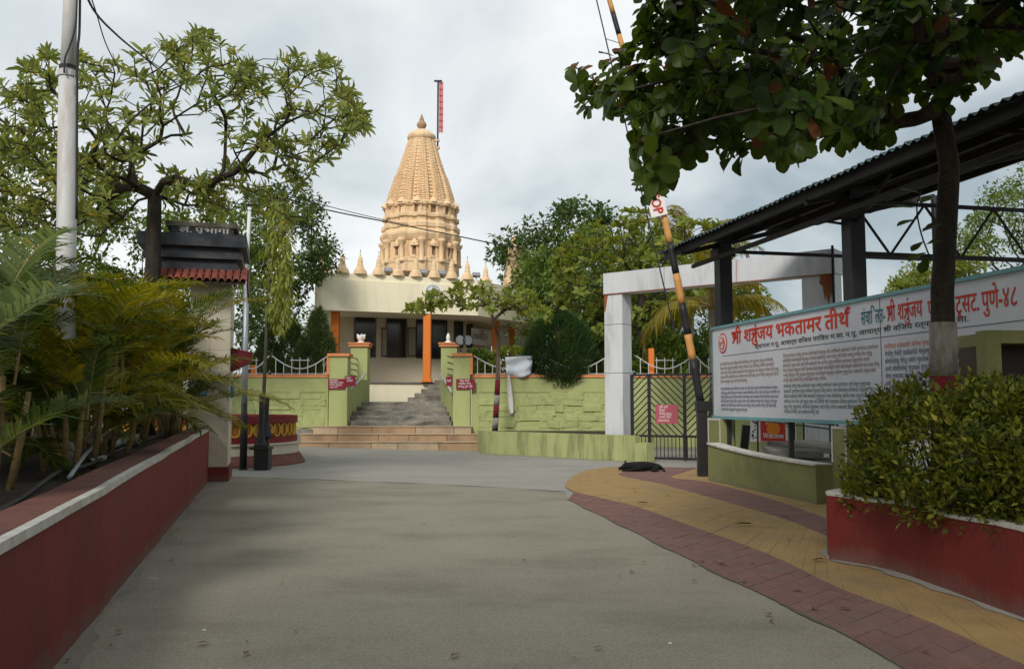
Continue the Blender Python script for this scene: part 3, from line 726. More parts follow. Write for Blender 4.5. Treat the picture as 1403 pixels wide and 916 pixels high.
# upper staircase
t = thing('staircase', (X_(545), YW, .7), 'weathered grey stone stairs climbing between the green piers', 'stairs')
zA, zB = Z_(583, YW), Z_(550, PY2); nst = 5
for k in range(nst):
    y = YW + .12 + k * .46; z1 = zA + (zB - zA) * (k + 1) / nst; f = (y - YW) / (PY2 - YW)
    xa = X_(472 + 29 * f, y); xb = X_(620 - 15 * f, y)
    z0 = zA - .05 if k == 0 else zA + (zB - zA) * k / nst - .05
    MB().bevbox(((xa + xb) / 2, y + .35, (z0 + z1) / 2), (xb - xa, .7, z1 - z0), .018).build('step', 'grey_step', t)
MB().bbox(X_(503, PY2) , X_(604, PY2), PY2 - .08, 36.5, zB - .3, zB - .004).build('landing', 'grey_step', t)
FL = Z_(522, 36.3)                                  # temple floor
t2 = thing('staircase', (X_(585, 35), 35, zB), 'short grey stair turning right up to the temple floor', 'stairs')
for k in range(5):
    xa = X_(561 + k * 9, 35); xb = X_(640, 35)
    MB().bevbox(((xa + xb) / 2, 35.2, zB + (FL - zB) * (k + .5) / 5), (xb - xa, 1.5, (FL - zB) / 5 - .004), .015).build('step', 'grey_step', t2)
# sandstone front steps
t = thing('front_steps', (X_(530), 29.5, 0), 'wide tan sandstone steps in front of the grey stairs', 'steps')
fr = [(29.95, 428, 646), (29.35, 414, 657), (28.75, 400, 669)]
for k, (y, pa, pb) in enumerate(fr):
    z1 = zA - k * .235; z0 = z1 - .235 if k < 2 else 0.0
    xa, xb = X_(pa, y), X_(pb, y); x = xa
    while x < xb - .05:
        w = min(random.uniform(.7, 1.5), xb - x); w = xb - x if xb - x - w < .3 else w
        MB().bevbox((x + w / 2, (y + YW + .1) / 2 - random.uniform(0, .012), (z0 + z1) / 2 - random.uniform(.002, .006)), (w - .012, YW + .1 - y, z1 - z0 - .01), .012).build('block', random.choice(['sandstone', 'sandstone', 'sandstone_pale']), t); x += w
    MB().bbox(xa - .03, xb + .03, y - .04, y + .30, z1 - .012, z1 + .018).build('tread', 'sandstone_pale', t)
MB().bbox(X_(400, 30), X_(430, 30), 29.9, 30.9, 0, zA - .1).one('broken_block', 'grey_step', 'stained grey block at the end of the sandstone steps', 'block')
# low planter wall
pts = [gp(652, 619) + V(0, .9, 0), gp(664, 621), gp(720, 624), gp(775, 627), gp(830, 630), gp(870, 632), gp(886, 633)]
zz = [.72, .72, .71, .70, .69, .69, .69]
t = thing('low_wall', pts[3], 'low pale green planter wall with dark water streaks beside the front steps', 'wall')
q = bez(pts[:6], 5); ribbon(q, -.25, 0, .69, 'wall', 'green_mossy', t)
ribbon([pts[5] + V(0.003, -.02, 0), pts[6]], -.35, 0, .5, 'end_block', 'green_mossy', t)
MB().prism([(p.x, p.y + .2) for p in q] + [(pts[5].x, YW - .05), (pts[1].x + .3, YW - .05)], .1, .58).struct('planter_soil', 'soil')

# ---------------------------------------------------------------- fences on the wall
def fence(pa, pb, Y, z0, label, wide=None, comb=True):
    xa, xb = X_(pa, Y), X_(pb, Y); w = xb - xa
    t = thing('fence_panel', ((xa + xb) / 2, Y, z0), label, 'fence', 'white fence panels on the compound wall')
    MB().tube([(xa, Y, z0 + .04), (xb, Y, z0 + .04)], .016, 6).build('bottom_rail', 'fence_white', t)
    arc = [(xa + w * i / 16, Y, z0 + .68 - .46 * math.sin(math.pi * i / 16)) for i in range(17)]
    MB().tube(arc, .022, 6).build('arc', 'fence_white', t)
    n = max(4, int(w / .26))
    for i in range(n):
        f = (i + .5) / n; mid = comb and .33 < f < .68
        h = .62 if mid else .68 - .46 * math.sin(math.pi * f)
        MB().tube([(xa + w * f, Y, z0), (xa + w * f, Y, z0 + h)], .017, 5).build('bar', 'fence_white', t)
    if comb: MB().tube([(xa + w * .33, Y, z0 + .52), (xa + w * .68, Y, z0 + .52)], .018, 6).build('comb_rail', 'fence_white', t)
zf0 = ZT + .10; yf = YW + .17
fence(372, 449, yf, zf0, 'white curved fence panel on the wall left of the stairway, before the clipped cypresses')
fence(322, 368, yf, zf0, 'white curved fence panel on the wall behind the grey pole')
fence(649, 742, yf, zf0, 'white curved fence panel carrying the crumpled plastic sheet')
fence(746, 834, yf, zf0, 'white curved fence panel half hidden by the round dark bush')
fence(872, 950, yf + .1, zf0, 'white curved fence panel above the chevron gate')
fence(954, 1000, yf + .1, zf0, 'white curved fence panel behind the barrier post')
for px, lab in ((347, 'small orange post on the wall among the left fence panels'), (893, 'thin orange post rising behind the fence above the chevron gate')):
    Y = YW + .45; z1 = Z_(500 if px < 400 else 477, Y)
    MB().bevbox((X_(px, Y), Y + .1, z1 / 2 + .6), (.2, .2, z1 - 1.2), .02).one('post', 'orange_paint', lab, 'post')
# plaques
def plaque(p, u, w, h, nl, label, m='plaque_red', seed=0, yaw=0, ptxt='white_print', border=True):
    u = Vector(u).normalized(); v = V(0, 0, 1); n = u.cross(v).normalized()
    t = thing('plaque', p, label, 'plaque')
    c = Vector(p); f = MB(); P = [c - u * w / 2 - v * h / 2, c + u * w / 2 - v * h / 2, c + u * w / 2 + v * h / 2, c - u * w / 2 + v * h / 2]
    f.add([x - n * .02 for x in P] + [x + n * .02 for x in P], [(3, 2, 1, 0), (4, 5, 6, 7), (0, 1, 5, 4), (1, 2, 6, 5), (2, 3, 7, 6), (3, 0, 4, 7)]); f.build('board', m, t)
    tx = MB(); lh = h / (nl + .6)
    for i in range(nl):
        ww = w * random.uniform(.62, .86); o = c - u * ww / 2 + v * (h / 2 - lh * (i + 1.0)) + n * .02
        fine_print(tx, o, u, v, ww, lh * .95, seed * 11 + i)
    if tx.v: tx.build('lettering', ptxt, t)
    return t
yp = YW - .03
plaque(V(X_(461.5, yp - .15), yp - .15, Z_(526, yp)), (1, 0, 0), .60, .36, 4, 'wider maroon plaque with white lettering on the left low pier', seed=1)
plaque(V(X_(475, yp - .15), yp - .12, Z_(524, yp)) + V(.12, 0, .05), (1, .25, 0), .38, .35, 3, 'narrow maroon plaque with white lettering beside the left handrail', seed=2)
plaque(V(X_(618, yp), yp - .14, Z_(523, yp)) + V(-.05, 0, .02), (1, -.3, 0), .22, .34, 3, 'narrow maroon plaque with white lettering beside the right handrail', seed=3)
plaque(V(X_(638, yp - .15), yp - .16, Z_(526, yp)), (1, 0, 0), .66, .36, 3, 'wider maroon plaque with white lettering on the right low pier', seed=4)
# ornaments on the tall piers
for px, lab in ((492, 'white plaster ornament of petals on the left tall pier'), (613, 'white plaster bud ornament on the right tall pier')):
    z = Z_(469, PY2); c = V(X_(px, PY2), PY2 + .3, z); t = thing('ornament', c, lab, 'ornament')
    MB().lathe([(.14, 0), (.15, .03), (.09, .07), (.06, .1)], c, 14).build('foot', 'white_print', t, True)
    for k in range(5 if px < 550 else 1):
        a = k * 1.257; tilt = .55 if px < 550 else 0
        d = V(math.cos(a) * tilt, math.sin(a) * tilt, 1).normalized()
        MB().tube([c + V(0, 0, .05) + d * s * .34 for s in (0, .25, .5, .75, 1)], [.03, .07, .085, .06, .008], 8).build('petal', 'white_print', t, True)
for k, px in enumerate((630, 641)):
    c = V(X_(px, YW), YW + .2, Z_(481, YW)); t = thing('round_lamp', c, 'pair of silver round lamps on black stands on the right low pier', 'lamp', 'silver lamps on the right low pier')
    MB().tube([c, c + V(0, 0, .30)], .02, 6).build('stand', 'black_metal', t)
    MB().tube([c + V(-.1, 0, .02), c + V(.1, 0, .02)], .02, 6).build('foot', 'black_metal', t)
    MB().disc(c + V(0, -.03, .40), (0, 1, .1), .17, 18, .05).build('reflector', 'galv', t)
    MB().tube([c + V(math.cos(a) * .18, -.06, .40 + math.sin(a) * .18) for a in [i * .4189 for i in range(16)]], .018, 6).build('rim', 'black_metal', t)

# ================================================================ temple
PL = [V(-8.12, 36.0, 0), V(-1.5, 38.5, 0), V(1.9, 44.0, 0), V(1.9, 50, 0), V(-2, 54, 0), V(-8, 54, 0), V(-9.6, 46, 0)]
zE0, zE1 = Z_(424, 36), Z_(381, 36); zPar = Z_(372, 36)
T = thing('temple', (-4.5, 42, 0), 'cream temple hall with orange columns and a broad flat fascia', 'temple')
cen = V(-4, 45, 0)
def inset(k): return [(cen.x + (p.x - cen.x) * k, cen.y + (p.y - cen.y) * k) for p in PL]
fl = inset(.955)
MB().prism(fl, 0, FL - .06).build('plinth', 'cream', T)
MB().prism(inset(.965), FL - .058, FL).build('floor_edge', 'grey_step', T)
MB().prism([p.xy[:] for p in PL], zE0, zE0 + .12).build('soffit', 'cream', T)
loop = PL + [PL[0]]
fas = MB()
for i in range(len(PL)):
    a, b = PL[i], PL[(i + 1) % len(PL)]; d = (b - a).normalized(); o = V(-d.y, d.x, 0) * .25
    fas.prism([(a.x, a.y), (b.x, b.y), (b.x + o.x, b.y + o.y), (a.x + o.x, a.y + o.y)], zE0 + .122, zE1)
fas.build('fascia', 'cream', T)
lip = MB()
for i in range(len(PL)):
    a, b = PL[i], PL[(i + 1) % len(PL)]; d = (b - a).normalized(); o = V(-d.y, d.x, 0); a2, b2 = a + o * .06, b + o * .06
    lip.prism([(a2.x, a2.y), (b2.x, b2.y), ((b2 + o * .2).x, (b2 + o * .2).y), ((a2 + o * .2).x, (a2 + o * .2).y)], zE1 + .003, zPar)
lip.build('parapet', 'cream', T)
MB().prism(inset(.95), zE1 - .3, zE1 - .1).build('roof', 'grey_step', T)
# inner hall
W = [V(-7.9, 39.0, 0), V(-2.1, 41.0, 0), V(-1.2, 46, 0), V(-1.2, 51, 0), V(-8.2, 52, 0)]
MB().prism([p.xy[:] for p in W], FL + .002, zE0 - .002).build('hall_wall', 'beige_wall', T)
wd = (W[1] - W[0]).normalized(); wnrm = V(wd.y, -wd.x, 0)
def onwall(px, py):
    d = ray(px, py); o = V(0, 0, EYE); s = (W[0] - o).dot(wnrm) / d.dot(wnrm); return o + d * s
def wallbox(pa, ya, pb, yb, dep, name, m, par, base=0.0):
    a, b = onwall(pa, yb), onwall(pb, ya); c = (a + b) / 2 + wnrm * (base + dep / 2)
    return MB().box(c, ((b - a).xy.length, dep, b.z - a.z), math.atan2(wd.y, wd.x)).build(name, m, par)
def window(pa, ya, pb, yb, kids=True):
    w = wallbox(pa, ya, pb, yb, .02, 'window', 'dark_glass', T, -.01)
    for r_ in ((pa - 1, ya - 1.2, pb + 1, ya), (pa - 1, yb, pb + 1, yb + 1.2), (pa - 1.2, ya, pa, yb), (pb, ya, pb + 1.2, yb)): wallbox(*r_, .09, 'frame', 'dark_wood', w, 0)
    return w
window(486, 433, 514, 487); window(530, 435, 556, 488); window(571, 437, 579, 489); window(592, 438, 611, 490); window(623, 442, 633, 475); window(640, 445, 646, 475)
for a_, b_ in ((523, 529.5), (559, 569)):
    s_ = wallbox(a_, 450, b_, 487, .05, 'shutter', 'shutter', T, .05)
    for r_ in ((a_ - .8, 449, b_ + .8, 450), (a_ - .8, 487, b_ + .8, 488), (a_ - .8, 450, a_, 487), (b_, 450, b_ + .8, 487)): wallbox(*r_, .07, 'frame', 'dark_wood', s_, .045)
for px, Y in ((458.5, 37.0), (585, 37.9), (679, 41.2), (701, 44.2)):
    x = X_(px, Y); c = MB().bevbox((x, Y, (FL + zE0) / 2), (.34, .34, zE0 - FL - .004), .03); o = c.build('column', 'orange_paint', T)
    MB().bbox(x - .22, x + .22, Y - .22, Y + .22, FL + .002, FL + .14).build('column_base', 'orange_paint', o)
# white banner between the right columns
b0, b1 = at(646, 471, 40.9), at(726, 471, 46.0); bu = (b1 - b0).xy; bw = bu.length; bu = V(bu.x, bu.y, 0).normalized(); bt = at(646, 449, 40.9).z
t = thing('banner', b0, 'white banner with dark teal lettering hung between orange columns', 'banner')
MB().beam(b0 + V(0, 0, (bt - b0.z) / 2), b0 + bu * bw + V(0, 0, (bt - b0.z) / 2), .03, bt - b0.z).build('cloth', 'white_print', t)
tx = MB(); put_text(tx, ['WANIECH'], b0 + bu * .06 + V(0, 0, .25), bu, (0, 0, 1), 1.35, .42, .01, lift=.02); tx.build('lettering', 'print_teal', t)
lg = MB(); c0 = b0 + bu * .95 + V(0, 0, (bt - b0.z) * .82) - V(0, .022, 0)
for k in range(3): lg.tube([c0 + bu * (.12 * (k - 1) + .1 * math.cos(a)) + V(0, 0, .07 * math.sin(a)) for a in [i * .7 for i in range(9)]], .016, 4)
lg.build('logo', 'print_red', t)
# emblem on the fascia
fd = (PL[1] - PL[0]).normalized(); fn = V(fd.y, -fd.x, 0)
def onfas(px, py):
    d = ray(px, py); o = V(0, 0, EYE); s = (PL[0] - o).dot(fn) / d.dot(fn); return o + d * s
c = onfas(593, 401); t = thing('emblem', c, 'round white emblem with red centre painted on the cream fascia', 'emblem')
MB().disc(c + fn * .02, fn, .40, 28, .03).build('disc', 'white_print', t)
MB().disc(c + fn * .04, fn, .12, 20, .02).build('centre', 'print_red', t)
mk = MB()
for k in range(14):
    a = math.pi * (.0 + k / 13.0); mk.box(c + fn * .04 + fd * math.cos(a) * .31 + V(0, 0, math.sin(a) * .31), (.03, .012, .05), math.atan2(fd.y, fd.x))
mk.build('lettering', 'print_teal', t)
# parapet finials
def finial_mesh(h, r): return [(r * 1.25, 0), (r * 1.2, .07 * h), (r * 1.05, .18 * h), (r * .72, .30 * h), (r * .55, .38 * h), (r * .58, .42 * h), (r * .46, .50 * h), (r * .44, .62 * h), (r * .34, .76 * h), (r * .18, .84 * h), (r * .12, .87 * h), (r * .17, .90 * h), (r * .04, .96 * h), (.012, h)]
first = None; k = 0
for px in (470, 494.5, 520, 546, 571, 596, 620, 642, 667):
    base = onfas(px, 374) if px < 655 else at(px, 374, 39.6)
    base = V(base.x, base.y, zPar + .002) - fn * .17
    k += 1; tall = .92
    h = tall; t = thing('parapet_finial', base, 'peach stepped finial with a thin spike on the temple parapet', 'finial', 'finials along the temple parapet')
    b_ = MB().lathe(finial_mesh(h, .25), base, 8, math.pi / 8, math.pi / 8 + 2 * math.pi); b_.build('body', 'tower_stone', t)
    MB().tube([base + V(0, 0, h), base + V(0, 0, h + .14)], .012, 5).build('spike', 'dark_steel', t)
for px in (533, 582, 607, 654):
    c = onfas(px, 376) if px < 655 else at(px, 376, 39.6); c = V(c.x, c.y, zPar + .002) - fn * .15; t = thing('floodlight', c, 'small grey floodlight between finials on the temple parapet', 'lamp', 'floodlights on the temple parapet')
    MB().tube([c, c + V(0, 0, .16)], .02, 6).build('bracket', 'dark_steel', t); MB().bevbox(c + V(0, 0, .25), (.34, .16, .2), .03, .3, -.5).build('housing', 'galv', t)
# spire
SY = 46.0; S0 = V(X_(575, SY), SY, 0); kpx = SY / F
SP = thing('temple_spire', V(S0.x, S0.y, zE1), 'tall peach curvilinear temple spire with carved ribs and kalasha', 'spire')
def zz_(py): return Z_(py, SY)
def ring_mesh(prof, n, mod, name, m, smooth=False):
    vs_, fs = [], []
    for r, z, tkind in prof:
        for k in range(n):
            a = 2 * math.pi * (k + .5) / n; rr = r * mod(a, z, tkind); vs_.append((S0.x + rr * math.cos(a), S0.y + rr * math.sin(a), z))
    for i in range(len(prof) - 1):
        for k in range(n): fs.append((i * n + k, i * n + (k + 1) % n, (i + 1) * n + (k + 1) % n, (i + 1) * n + k))
    fs += [tuple(range(n - 1, -1, -1)), tuple(range((len(prof) - 1) * n, len(prof) * n))]
    return mesh_obj(name, vs_, fs, m, SP, smooth)
def ratha(a):
    f = (a * 16 / (2 * math.pi)) % 1.0
    return 1.0 if f < .56 else .0
flat_ = lambda a, z, t: 1.0
def corner(a, z, t): return .925 + .06 * (1 if ((a * 12 / (2 * math.pi)) % 1.0) < .5 else 0)
# base storeys as stacked mouldings
prof = [(54, 378), (54, 366), (55, 365), (55, 361), (50, 359), (51, 337), (53, 336), (55, 333), (57, 329), (57, 326), (55, 324.5), (53, 320), (55, 319), (55, 314), (51, 311), (51, 306), (54, 305), (54, 301), (52, 300), (49, 299), (49, 291), (52, 290), (52.5, 286), (49, 284), (48, 283)]
base = ring_mesh([(r * kpx, zz_(y), 0) for r, y in prof], 96, corner, 'base_storeys', 'tower_stone')
# spire body with ribs and courses
prof2 = []; ys = np.linspace(288, 193, 150)
tabx, taby = [193, 204.6, 222, 243, 268, 292.5], [18.5, 22.5, 28, 35.5, 43.5, 50]
for i, y in enumerate(ys):
    r = float(np.interp(y, tabx, taby)); prof2.append((r * kpx, zz_(y), i))
def spmod(a, z, i):
    y = ys[i]; f = (a * 12 / (2 * math.pi)) % 1.0; rt = f < .66; course = (i % 4)
    k = .895
    if rt:
        g2_ = ((f / .66) * 3) % 1.0; k = 1.0 + (.03 if y > 243 else 0) - (.028 if course == 0 else 0)
        k -= .022 if (g2_ < .16 or g2_ > .84) else 0
        k += .010 if ((i // 4 + int(f / .66 * 3)) % 2 == 0 and course in (1, 2)) else 0
    else: k += .05 if (i % 8) in (2, 3, 4, 5) and .74 < f < .92 else 0
    return k
ring_mesh(prof2, 320, spmod, 'spire_shaft', 'tower_stone')
# small pavilions on the second storey and niches on the first
for ring_y, n, w, hgt, rr, nm in ((296, 14, 11.0, 16, 46.0, 'balcony'), (351, 12, 8.5, 15, 46.5, 'niche')):
    for k in range(n):
        a = 2 * math.pi * (k + .5) / n + (math.pi / 16 if nm == 'niche' else 0); d = V(math.cos(a), math.sin(a), 0); sd_ = V(-d.y, d.x, 0); c = V(S0.x, S0.y, 0) + d * rr * kpx
        z0, z1 = zz_(ring_y + hgt / 2), zz_(ring_y - hgt / 2); rz = math.atan2(d.y, d.x) - math.pi / 2
        o = MB().box(c + d * .05 + V(0, 0, z0), (w * kpx * 1.2, .26, .14), rz).build(nm, 'tower_stone', SP); MB().box(c + d * .08 + V(0, 0, z1), (w * kpx * 1.3, .34, .10), rz).build('hood', 'tower_stone', o)
        for s in (-1, 1): MB().box(c + d * .07 + sd_ * s * w * kpx * .45 + V(0, 0, (z0 + z1) / 2), (.09, .14, z1 - z0 - .1), rz).build('post', 'tower_stone', o)
        MB().box(c + d * .02 + V(0, 0, (z0 + z1) / 2), (w * kpx * .75, .06, z1 - z0 - .12), rz).build('recess', 'recess_shade', o)  # shallow panel, the recess shade is in its colour
        ro = MB(); q = c + d * .08 + V(0, 0, z1 + .05); ro.lathe([(w * kpx * .62, 0), (w * kpx * .5, .12), (w * kpx * .2, .24), (.02, .34)], q, 8); ro.build('roof', 'tower_stone', o)
for k in range(12):
    a = 2 * math.pi * k / 12 + .13; c = V(S0.x + 52.5 * kpx * math.cos(a), S0.y + 52.5 * kpx * math.sin(a), 0)
    h = zz_(335) - zz_(366); MB().lathe([(.17, 0), (.17, .1), (.12, .16), (.13, h * .5), (.11, h * .8), (.2, h * .88), (.22, h)], c + V(0, 0, zz_(366)), 10).build('pillar', 'tower_stone', SP, True)
am = MB(); n = 40
for i, (r, y) in enumerate(((15, 195), (18.5, 192.5), (19.5, 189), (18.5, 185.5), (15, 183.5), (12.5, 181), (8, 178.5), (4, 177.5))):
    for k in range(n):
        a = 2 * math.pi * k / n; rr = r * kpx * (1 + (.035 * math.cos(a * 20) if i < 5 else 0)); am.v.append((S0.x + rr * math.cos(a), S0.y + rr * math.sin(a), zz_(y)))
am.f = [(i * n + k, i * n + (k + 1) % n, (i + 1) * n + (k + 1) % n, (i + 1) * n + k) for i in range(7) for k in range(n)] + [tuple(range(7 * n, 8 * n))]
am.build('amalaka', 'tower_stone', SP, True)
MB().lathe([(r * kpx, zz_(y)) for r, y in ((4.2, 179), (3, 177.5), (4.5, 176), (6.6, 173), (6.8, 170.5), (5.6, 168), (3.2, 166), (3.6, 164.8), (2.4, 162), (.6, 157), (.1, 156))], V(S0.x, S0.y, 0), 18).build('kalasha', 'sandstone', SP, True)
# flag staff
fp = V(S0.x + 23 * kpx, SY - .2, zz_(203)); t = thing('flagstaff', fp, 'red and white striped temple flag on a tall staff beside the kalasha', 'flag')
zt_ = zz_(114); MB().tube([fp, V(fp.x, fp.y, zt_)], .045, 8).build('staff', 'dark_steel', t)
MB().box((fp.x, fp.y, zt_ + .04), (.42, .12, .07)).build('cross_piece', 'dark_steel', t)
MB().tube([fp + V(-.5, .1, -.05), fp + V(.1, 0, -.05)], .09, 8).build('bracket', 'tower_stone', t)
MB().tube([fp + V(-.4, .1, .35), fp + V(.1, 0, .35)], .07, 8).build('bracket', 'tower_stone', t)
for k in range(24):
    za, zb = zt_ - .02 - k * .115, zt_ - .02 - (k + 1) * .115; x0 = fp.x + .06; pts = []
    f = MB(); nn = 4
    for j in range(nn + 1):
        for zq in (za, zb): pts.append((x0 + .22 * j / nn, fp.y + .03 * math.sin(j * 1.6 + zq * 1.3), zq))
    f.add(pts + [(p[0], p[1] + .012, p[2]) for p in pts], [(2 * j, 2 * j + 1, 2 * j + 3, 2 * j + 2) for j in range(nn)] + [(2 * nn + 4 + 2 * j, 2 * nn + 4 + 2 * j, 2 * nn + 4 + 2 * j + 2, 2 * nn + 5 + 2 * j)[:0] or (2 * nn + 2 + 2 * j, 2 * nn + 4 + 2 * j, 2 * nn + 5 + 2 * j, 2 * nn + 3 + 2 * j) for j in range(nn)])
    f.build('stripe', 'plaque_pink' if k % 3 == 0 else 'flag_pink', t)
# little corner shrines on the roof
for px, ya, yb, r, Y, lab in ((443, 336, 374, .42, 43, 'small peach corner shrine on the roof at the left parapet end'), (706, 318, 380, .65, 45, 'small peach corner shrine on the roof behind the dark tree')):
    c = V(X_(px, Y), Y, zE1 - .1); h = Z_(ya, Y) - c.z; t = thing('corner_shrine', c, lab, 'shrine')
    vs_ = MB(); pr = [(r, 0), (r, .12 * h), (r * 1.1, .14 * h), (r * 1.1, .18 * h), (r * .95, .2 * h), (r * .9, .4 * h), (r * .72, .6 * h), (r * .5, .76 * h), (r * .3, .84 * h), (r * .36, .87 * h), (r * .3, .9 * h), (r * .1, .92 * h), (r * .13, .95 * h), (.01, h)]
    vs_.lathe(pr, c, 16); vs_.build('body', 'tower_stone', t)
    for k in range(8):
        a = k * math.pi / 4; MB().beam(c + V(math.cos(a) * r * .97, math.sin(a) * r * .97, .2 * h), c + V(math.cos(a) * r * .46, math.sin(a) * r * .46, .8 * h), .12, .08).build('rib', 'tower_stone', t)
# ================================================================ gatehouse pillar on the left
rzw = math.asin(-wdir.x); Lf = wl_out
pc = gp(311, 660)
GT = thing('gate_pillar', pc + Lf * .4 + wdir * .7, 'cream tiled gate pillar with red foot and stepped navy capital', 'pillar')
def loc(l, d, z): return pc + Lf * l + wdir * d + V(0, 0, z)        # l metres to the left of the road corner, d metres on
def gbox(l0, l1, d0, d1, z0, z1, name, m, par=None, b=0):
    c = loc((l0 + l1) / 2, (d0 + d1) / 2, (z0 + z1) / 2); mb = MB()
    if b: mb.bevbox(c, (l1 - l0, d1 - d0, z1 - z0), b, rzw)
    else: mb.box(c, (l1 - l0, d1 - d0, z1 - z0), rzw)
    return mb.build(name, m, par or GT)
zp = at(310, 385, pc.y).z
gbox(-.03, .83, -.03, 1.43, 0, .30, 'plinth', 'red_paint')
gbox(.012, .788, .012, 1.388, .302, zp, 'core', 'cream_tile')
nz = 8; th = (zp - .302) / nz
for j in range(nz):
    for i in range(2): gbox(.004 + i * .394, .392 + i * .394, 0, .0118, .305 + j * th, .299 + (j + 1) * th, 'tile', 'cream_tile')
    for i in range(3): gbox(0, .0118, .014 + i * .458, .468 + i * .458, .305 + j * th, .299 + (j + 1) * th, 'tile', 'cream_tile')
zc0 = zp + .13
gbox(-.05, 1.4, 0, 1.4, zp + .003, zc0 + 0.0504, 'neck', 'navy_stone')
gbox(-.10, 1.55, -.15, 1.6, zc0 + 0.0529, zc0 + 0.2184, 'slab', 'navy_stone', b=.015)
gbox(-.10, 1.45, -.05, 1.5, zc0 + 0.2209, zc0 + 0.2772, 'neck', 'navy_stone')
gbox(-.19, 1.65, -.25, 1.7, zc0 + 0.2797, zc0 + 0.4368, 'slab', 'navy_stone', b=.015)
gbox(-.10, 1.55, -.15, 1.6, zc0 + 0.4393, zc0 + 0.5040, 'neck', 'navy_stone')
gbox(-.28, 1.77, -.37, 1.82, zc0 + 0.5065, zc0 + 0.7560, 'slab', 'navy_stone', b=.02)
bd = gbox(-.02, 1.15, -.30, -.18, zc0 + 0.7585, zc0 + 0.8904, 'name_board', 'navy_stone')
gbox(-.1, 1.25, -.34, .5, zc0 + 0.8929, zc0 + 0.9828, 'top_slab', 'grey_step')
tx = MB(); put_text(tx, ['ले. ', 'प', ('lig', 'rakar'), 'भागी'], loc(1.0, -.305, zc0 + 0.7770), -Lf, (0, 0, 1), .95, .16, .02, lift=.004); tx.build('lettering', 'white_print', bd)
# tiled awning: two rows of barrel tiles on the camera side
aw = thing('tiled_awning', loc(.5, -.4, zp - .1), 'little red clay tile awning round the cream gate pillar', 'awning')
MB().add([loc(-.28, -.50, zp - .09), loc(1.5, -.50, zp - .09), loc(1.5, .0, zp + .20), loc(-.28, .0, zp + .20), loc(-.28, -.50, zp - .13), loc(1.5, -.50, zp - .13), loc(1.5, .0, zp + .16), loc(-.28, .0, zp + .16)],
         [(0, 3, 2, 1), (4, 5, 6, 7), (0, 1, 5, 4), (1, 2, 6, 5), (2, 3, 7, 6), (3, 0, 4, 7)]).build('deck', 'dark_wood', aw)
for row in range(2):
    for i in range(13):
        l = -.24 + i * .137; d0, d1 = -.56 + row * .26, -.26 + row * .26; zb0, zb1 = zp - .075 + row * .15, zp + .085 + row * .15
        mb = MB(); P = []
        for d, zq, rr in ((d0, zb0, .068), (d1, zb1, .058)):
            for k in range(6):
                a = math.pi * k / 5; P.append(loc(l - math.cos(a) * rr, d, zq + math.sin(a) * rr))
            for k in range(6):
                a = math.pi * k / 5; P.append(loc(l - math.cos(a) * (rr - .014), d, zq + math.sin(a) * (rr - .014)))
        fs = [(k, k + 1, 13 + k, 12 + k) for k in range(5)] + [(6 + k, 18 + k, 19 + k, 7 + k) for k in range(5)] + [(k, 6 + k, 7 + k, k + 1) for k in range(5)]
        mb.add(P, fs).build('roof_tile', 'roof_tile', aw)
MB().add([loc(-.30, -.52, zp - .12), loc(-.30, .5, zp - .38), loc(-.30, .5, zp + .1), loc(-.30, 0, zp + .24), loc(-.33, -.52, zp - .12), loc(-.33, .5, zp - .38), loc(-.33, .5, zp + .1), loc(-.33, 0, zp + .24)],
         [(0, 1, 2, 3), (7, 6, 5, 4), (0, 4, 5, 1), (1, 5, 6, 2), (2, 6, 7, 3), (3, 7, 4, 0)]).build('side_board', 'maroon', aw)
# red letter box and blue panel on the pillar
c = loc(-.26, .5, at(322, 492, 18.2).z); t = thing('lamp_box', c, 'dark red sloping-topped box fixed to the gate pillar', 'box')
MB().prism([(0, 0), (1, 0), (1, 1), (0, 1)], 0, 1)
b_ = MB(); P = [loc(-.01, .25, 0), loc(-.42, .25, 0), loc(-.42, .8, 0), loc(-.01, .8, 0)]; zc = c.z
b_.prism([p.xy[:] for p in P], [zc - .26, zc - .05, zc - .05, zc - .26], [zc + .20, zc + .10, zc + .10, zc + .20]); b_.build('body', 'maroon', t)
b2 = MB(); b2.prism([p.xy[:] for p in P], [zc + .205, zc + .105, zc + .105, zc + .205], [zc + .23, zc + .13, zc + .13, zc + .23]); b2.build('lid', 'rail_red', t)
z = at(315, 533, 18.2).z
t = thing('wall_notice', loc(-.02, .6, z), 'small blue panel below the dark red box on the gate pillar', 'panel')
gbox(-.06, -.004, .45, .75, z - .18, z + .18, 'panel', 'blue_box', t); gbox(-.09, -.062, .5, .7, z - .12, z + .12, 'inner', 'poster_blue', t)
z = at(280, 535, 17.9).z
t = thing('meter_box', loc(.5, -.05, z), 'small teal meter box on the face of the gate pillar above the wall', 'box')
gbox(.42, .58, -.09, -.004, z - .11, z + .11, 'body', 'blue_box', t); gbox(.44, .56, -.105, -.092, z - .07, z + .07, 'lid', 'poster_blue', t)

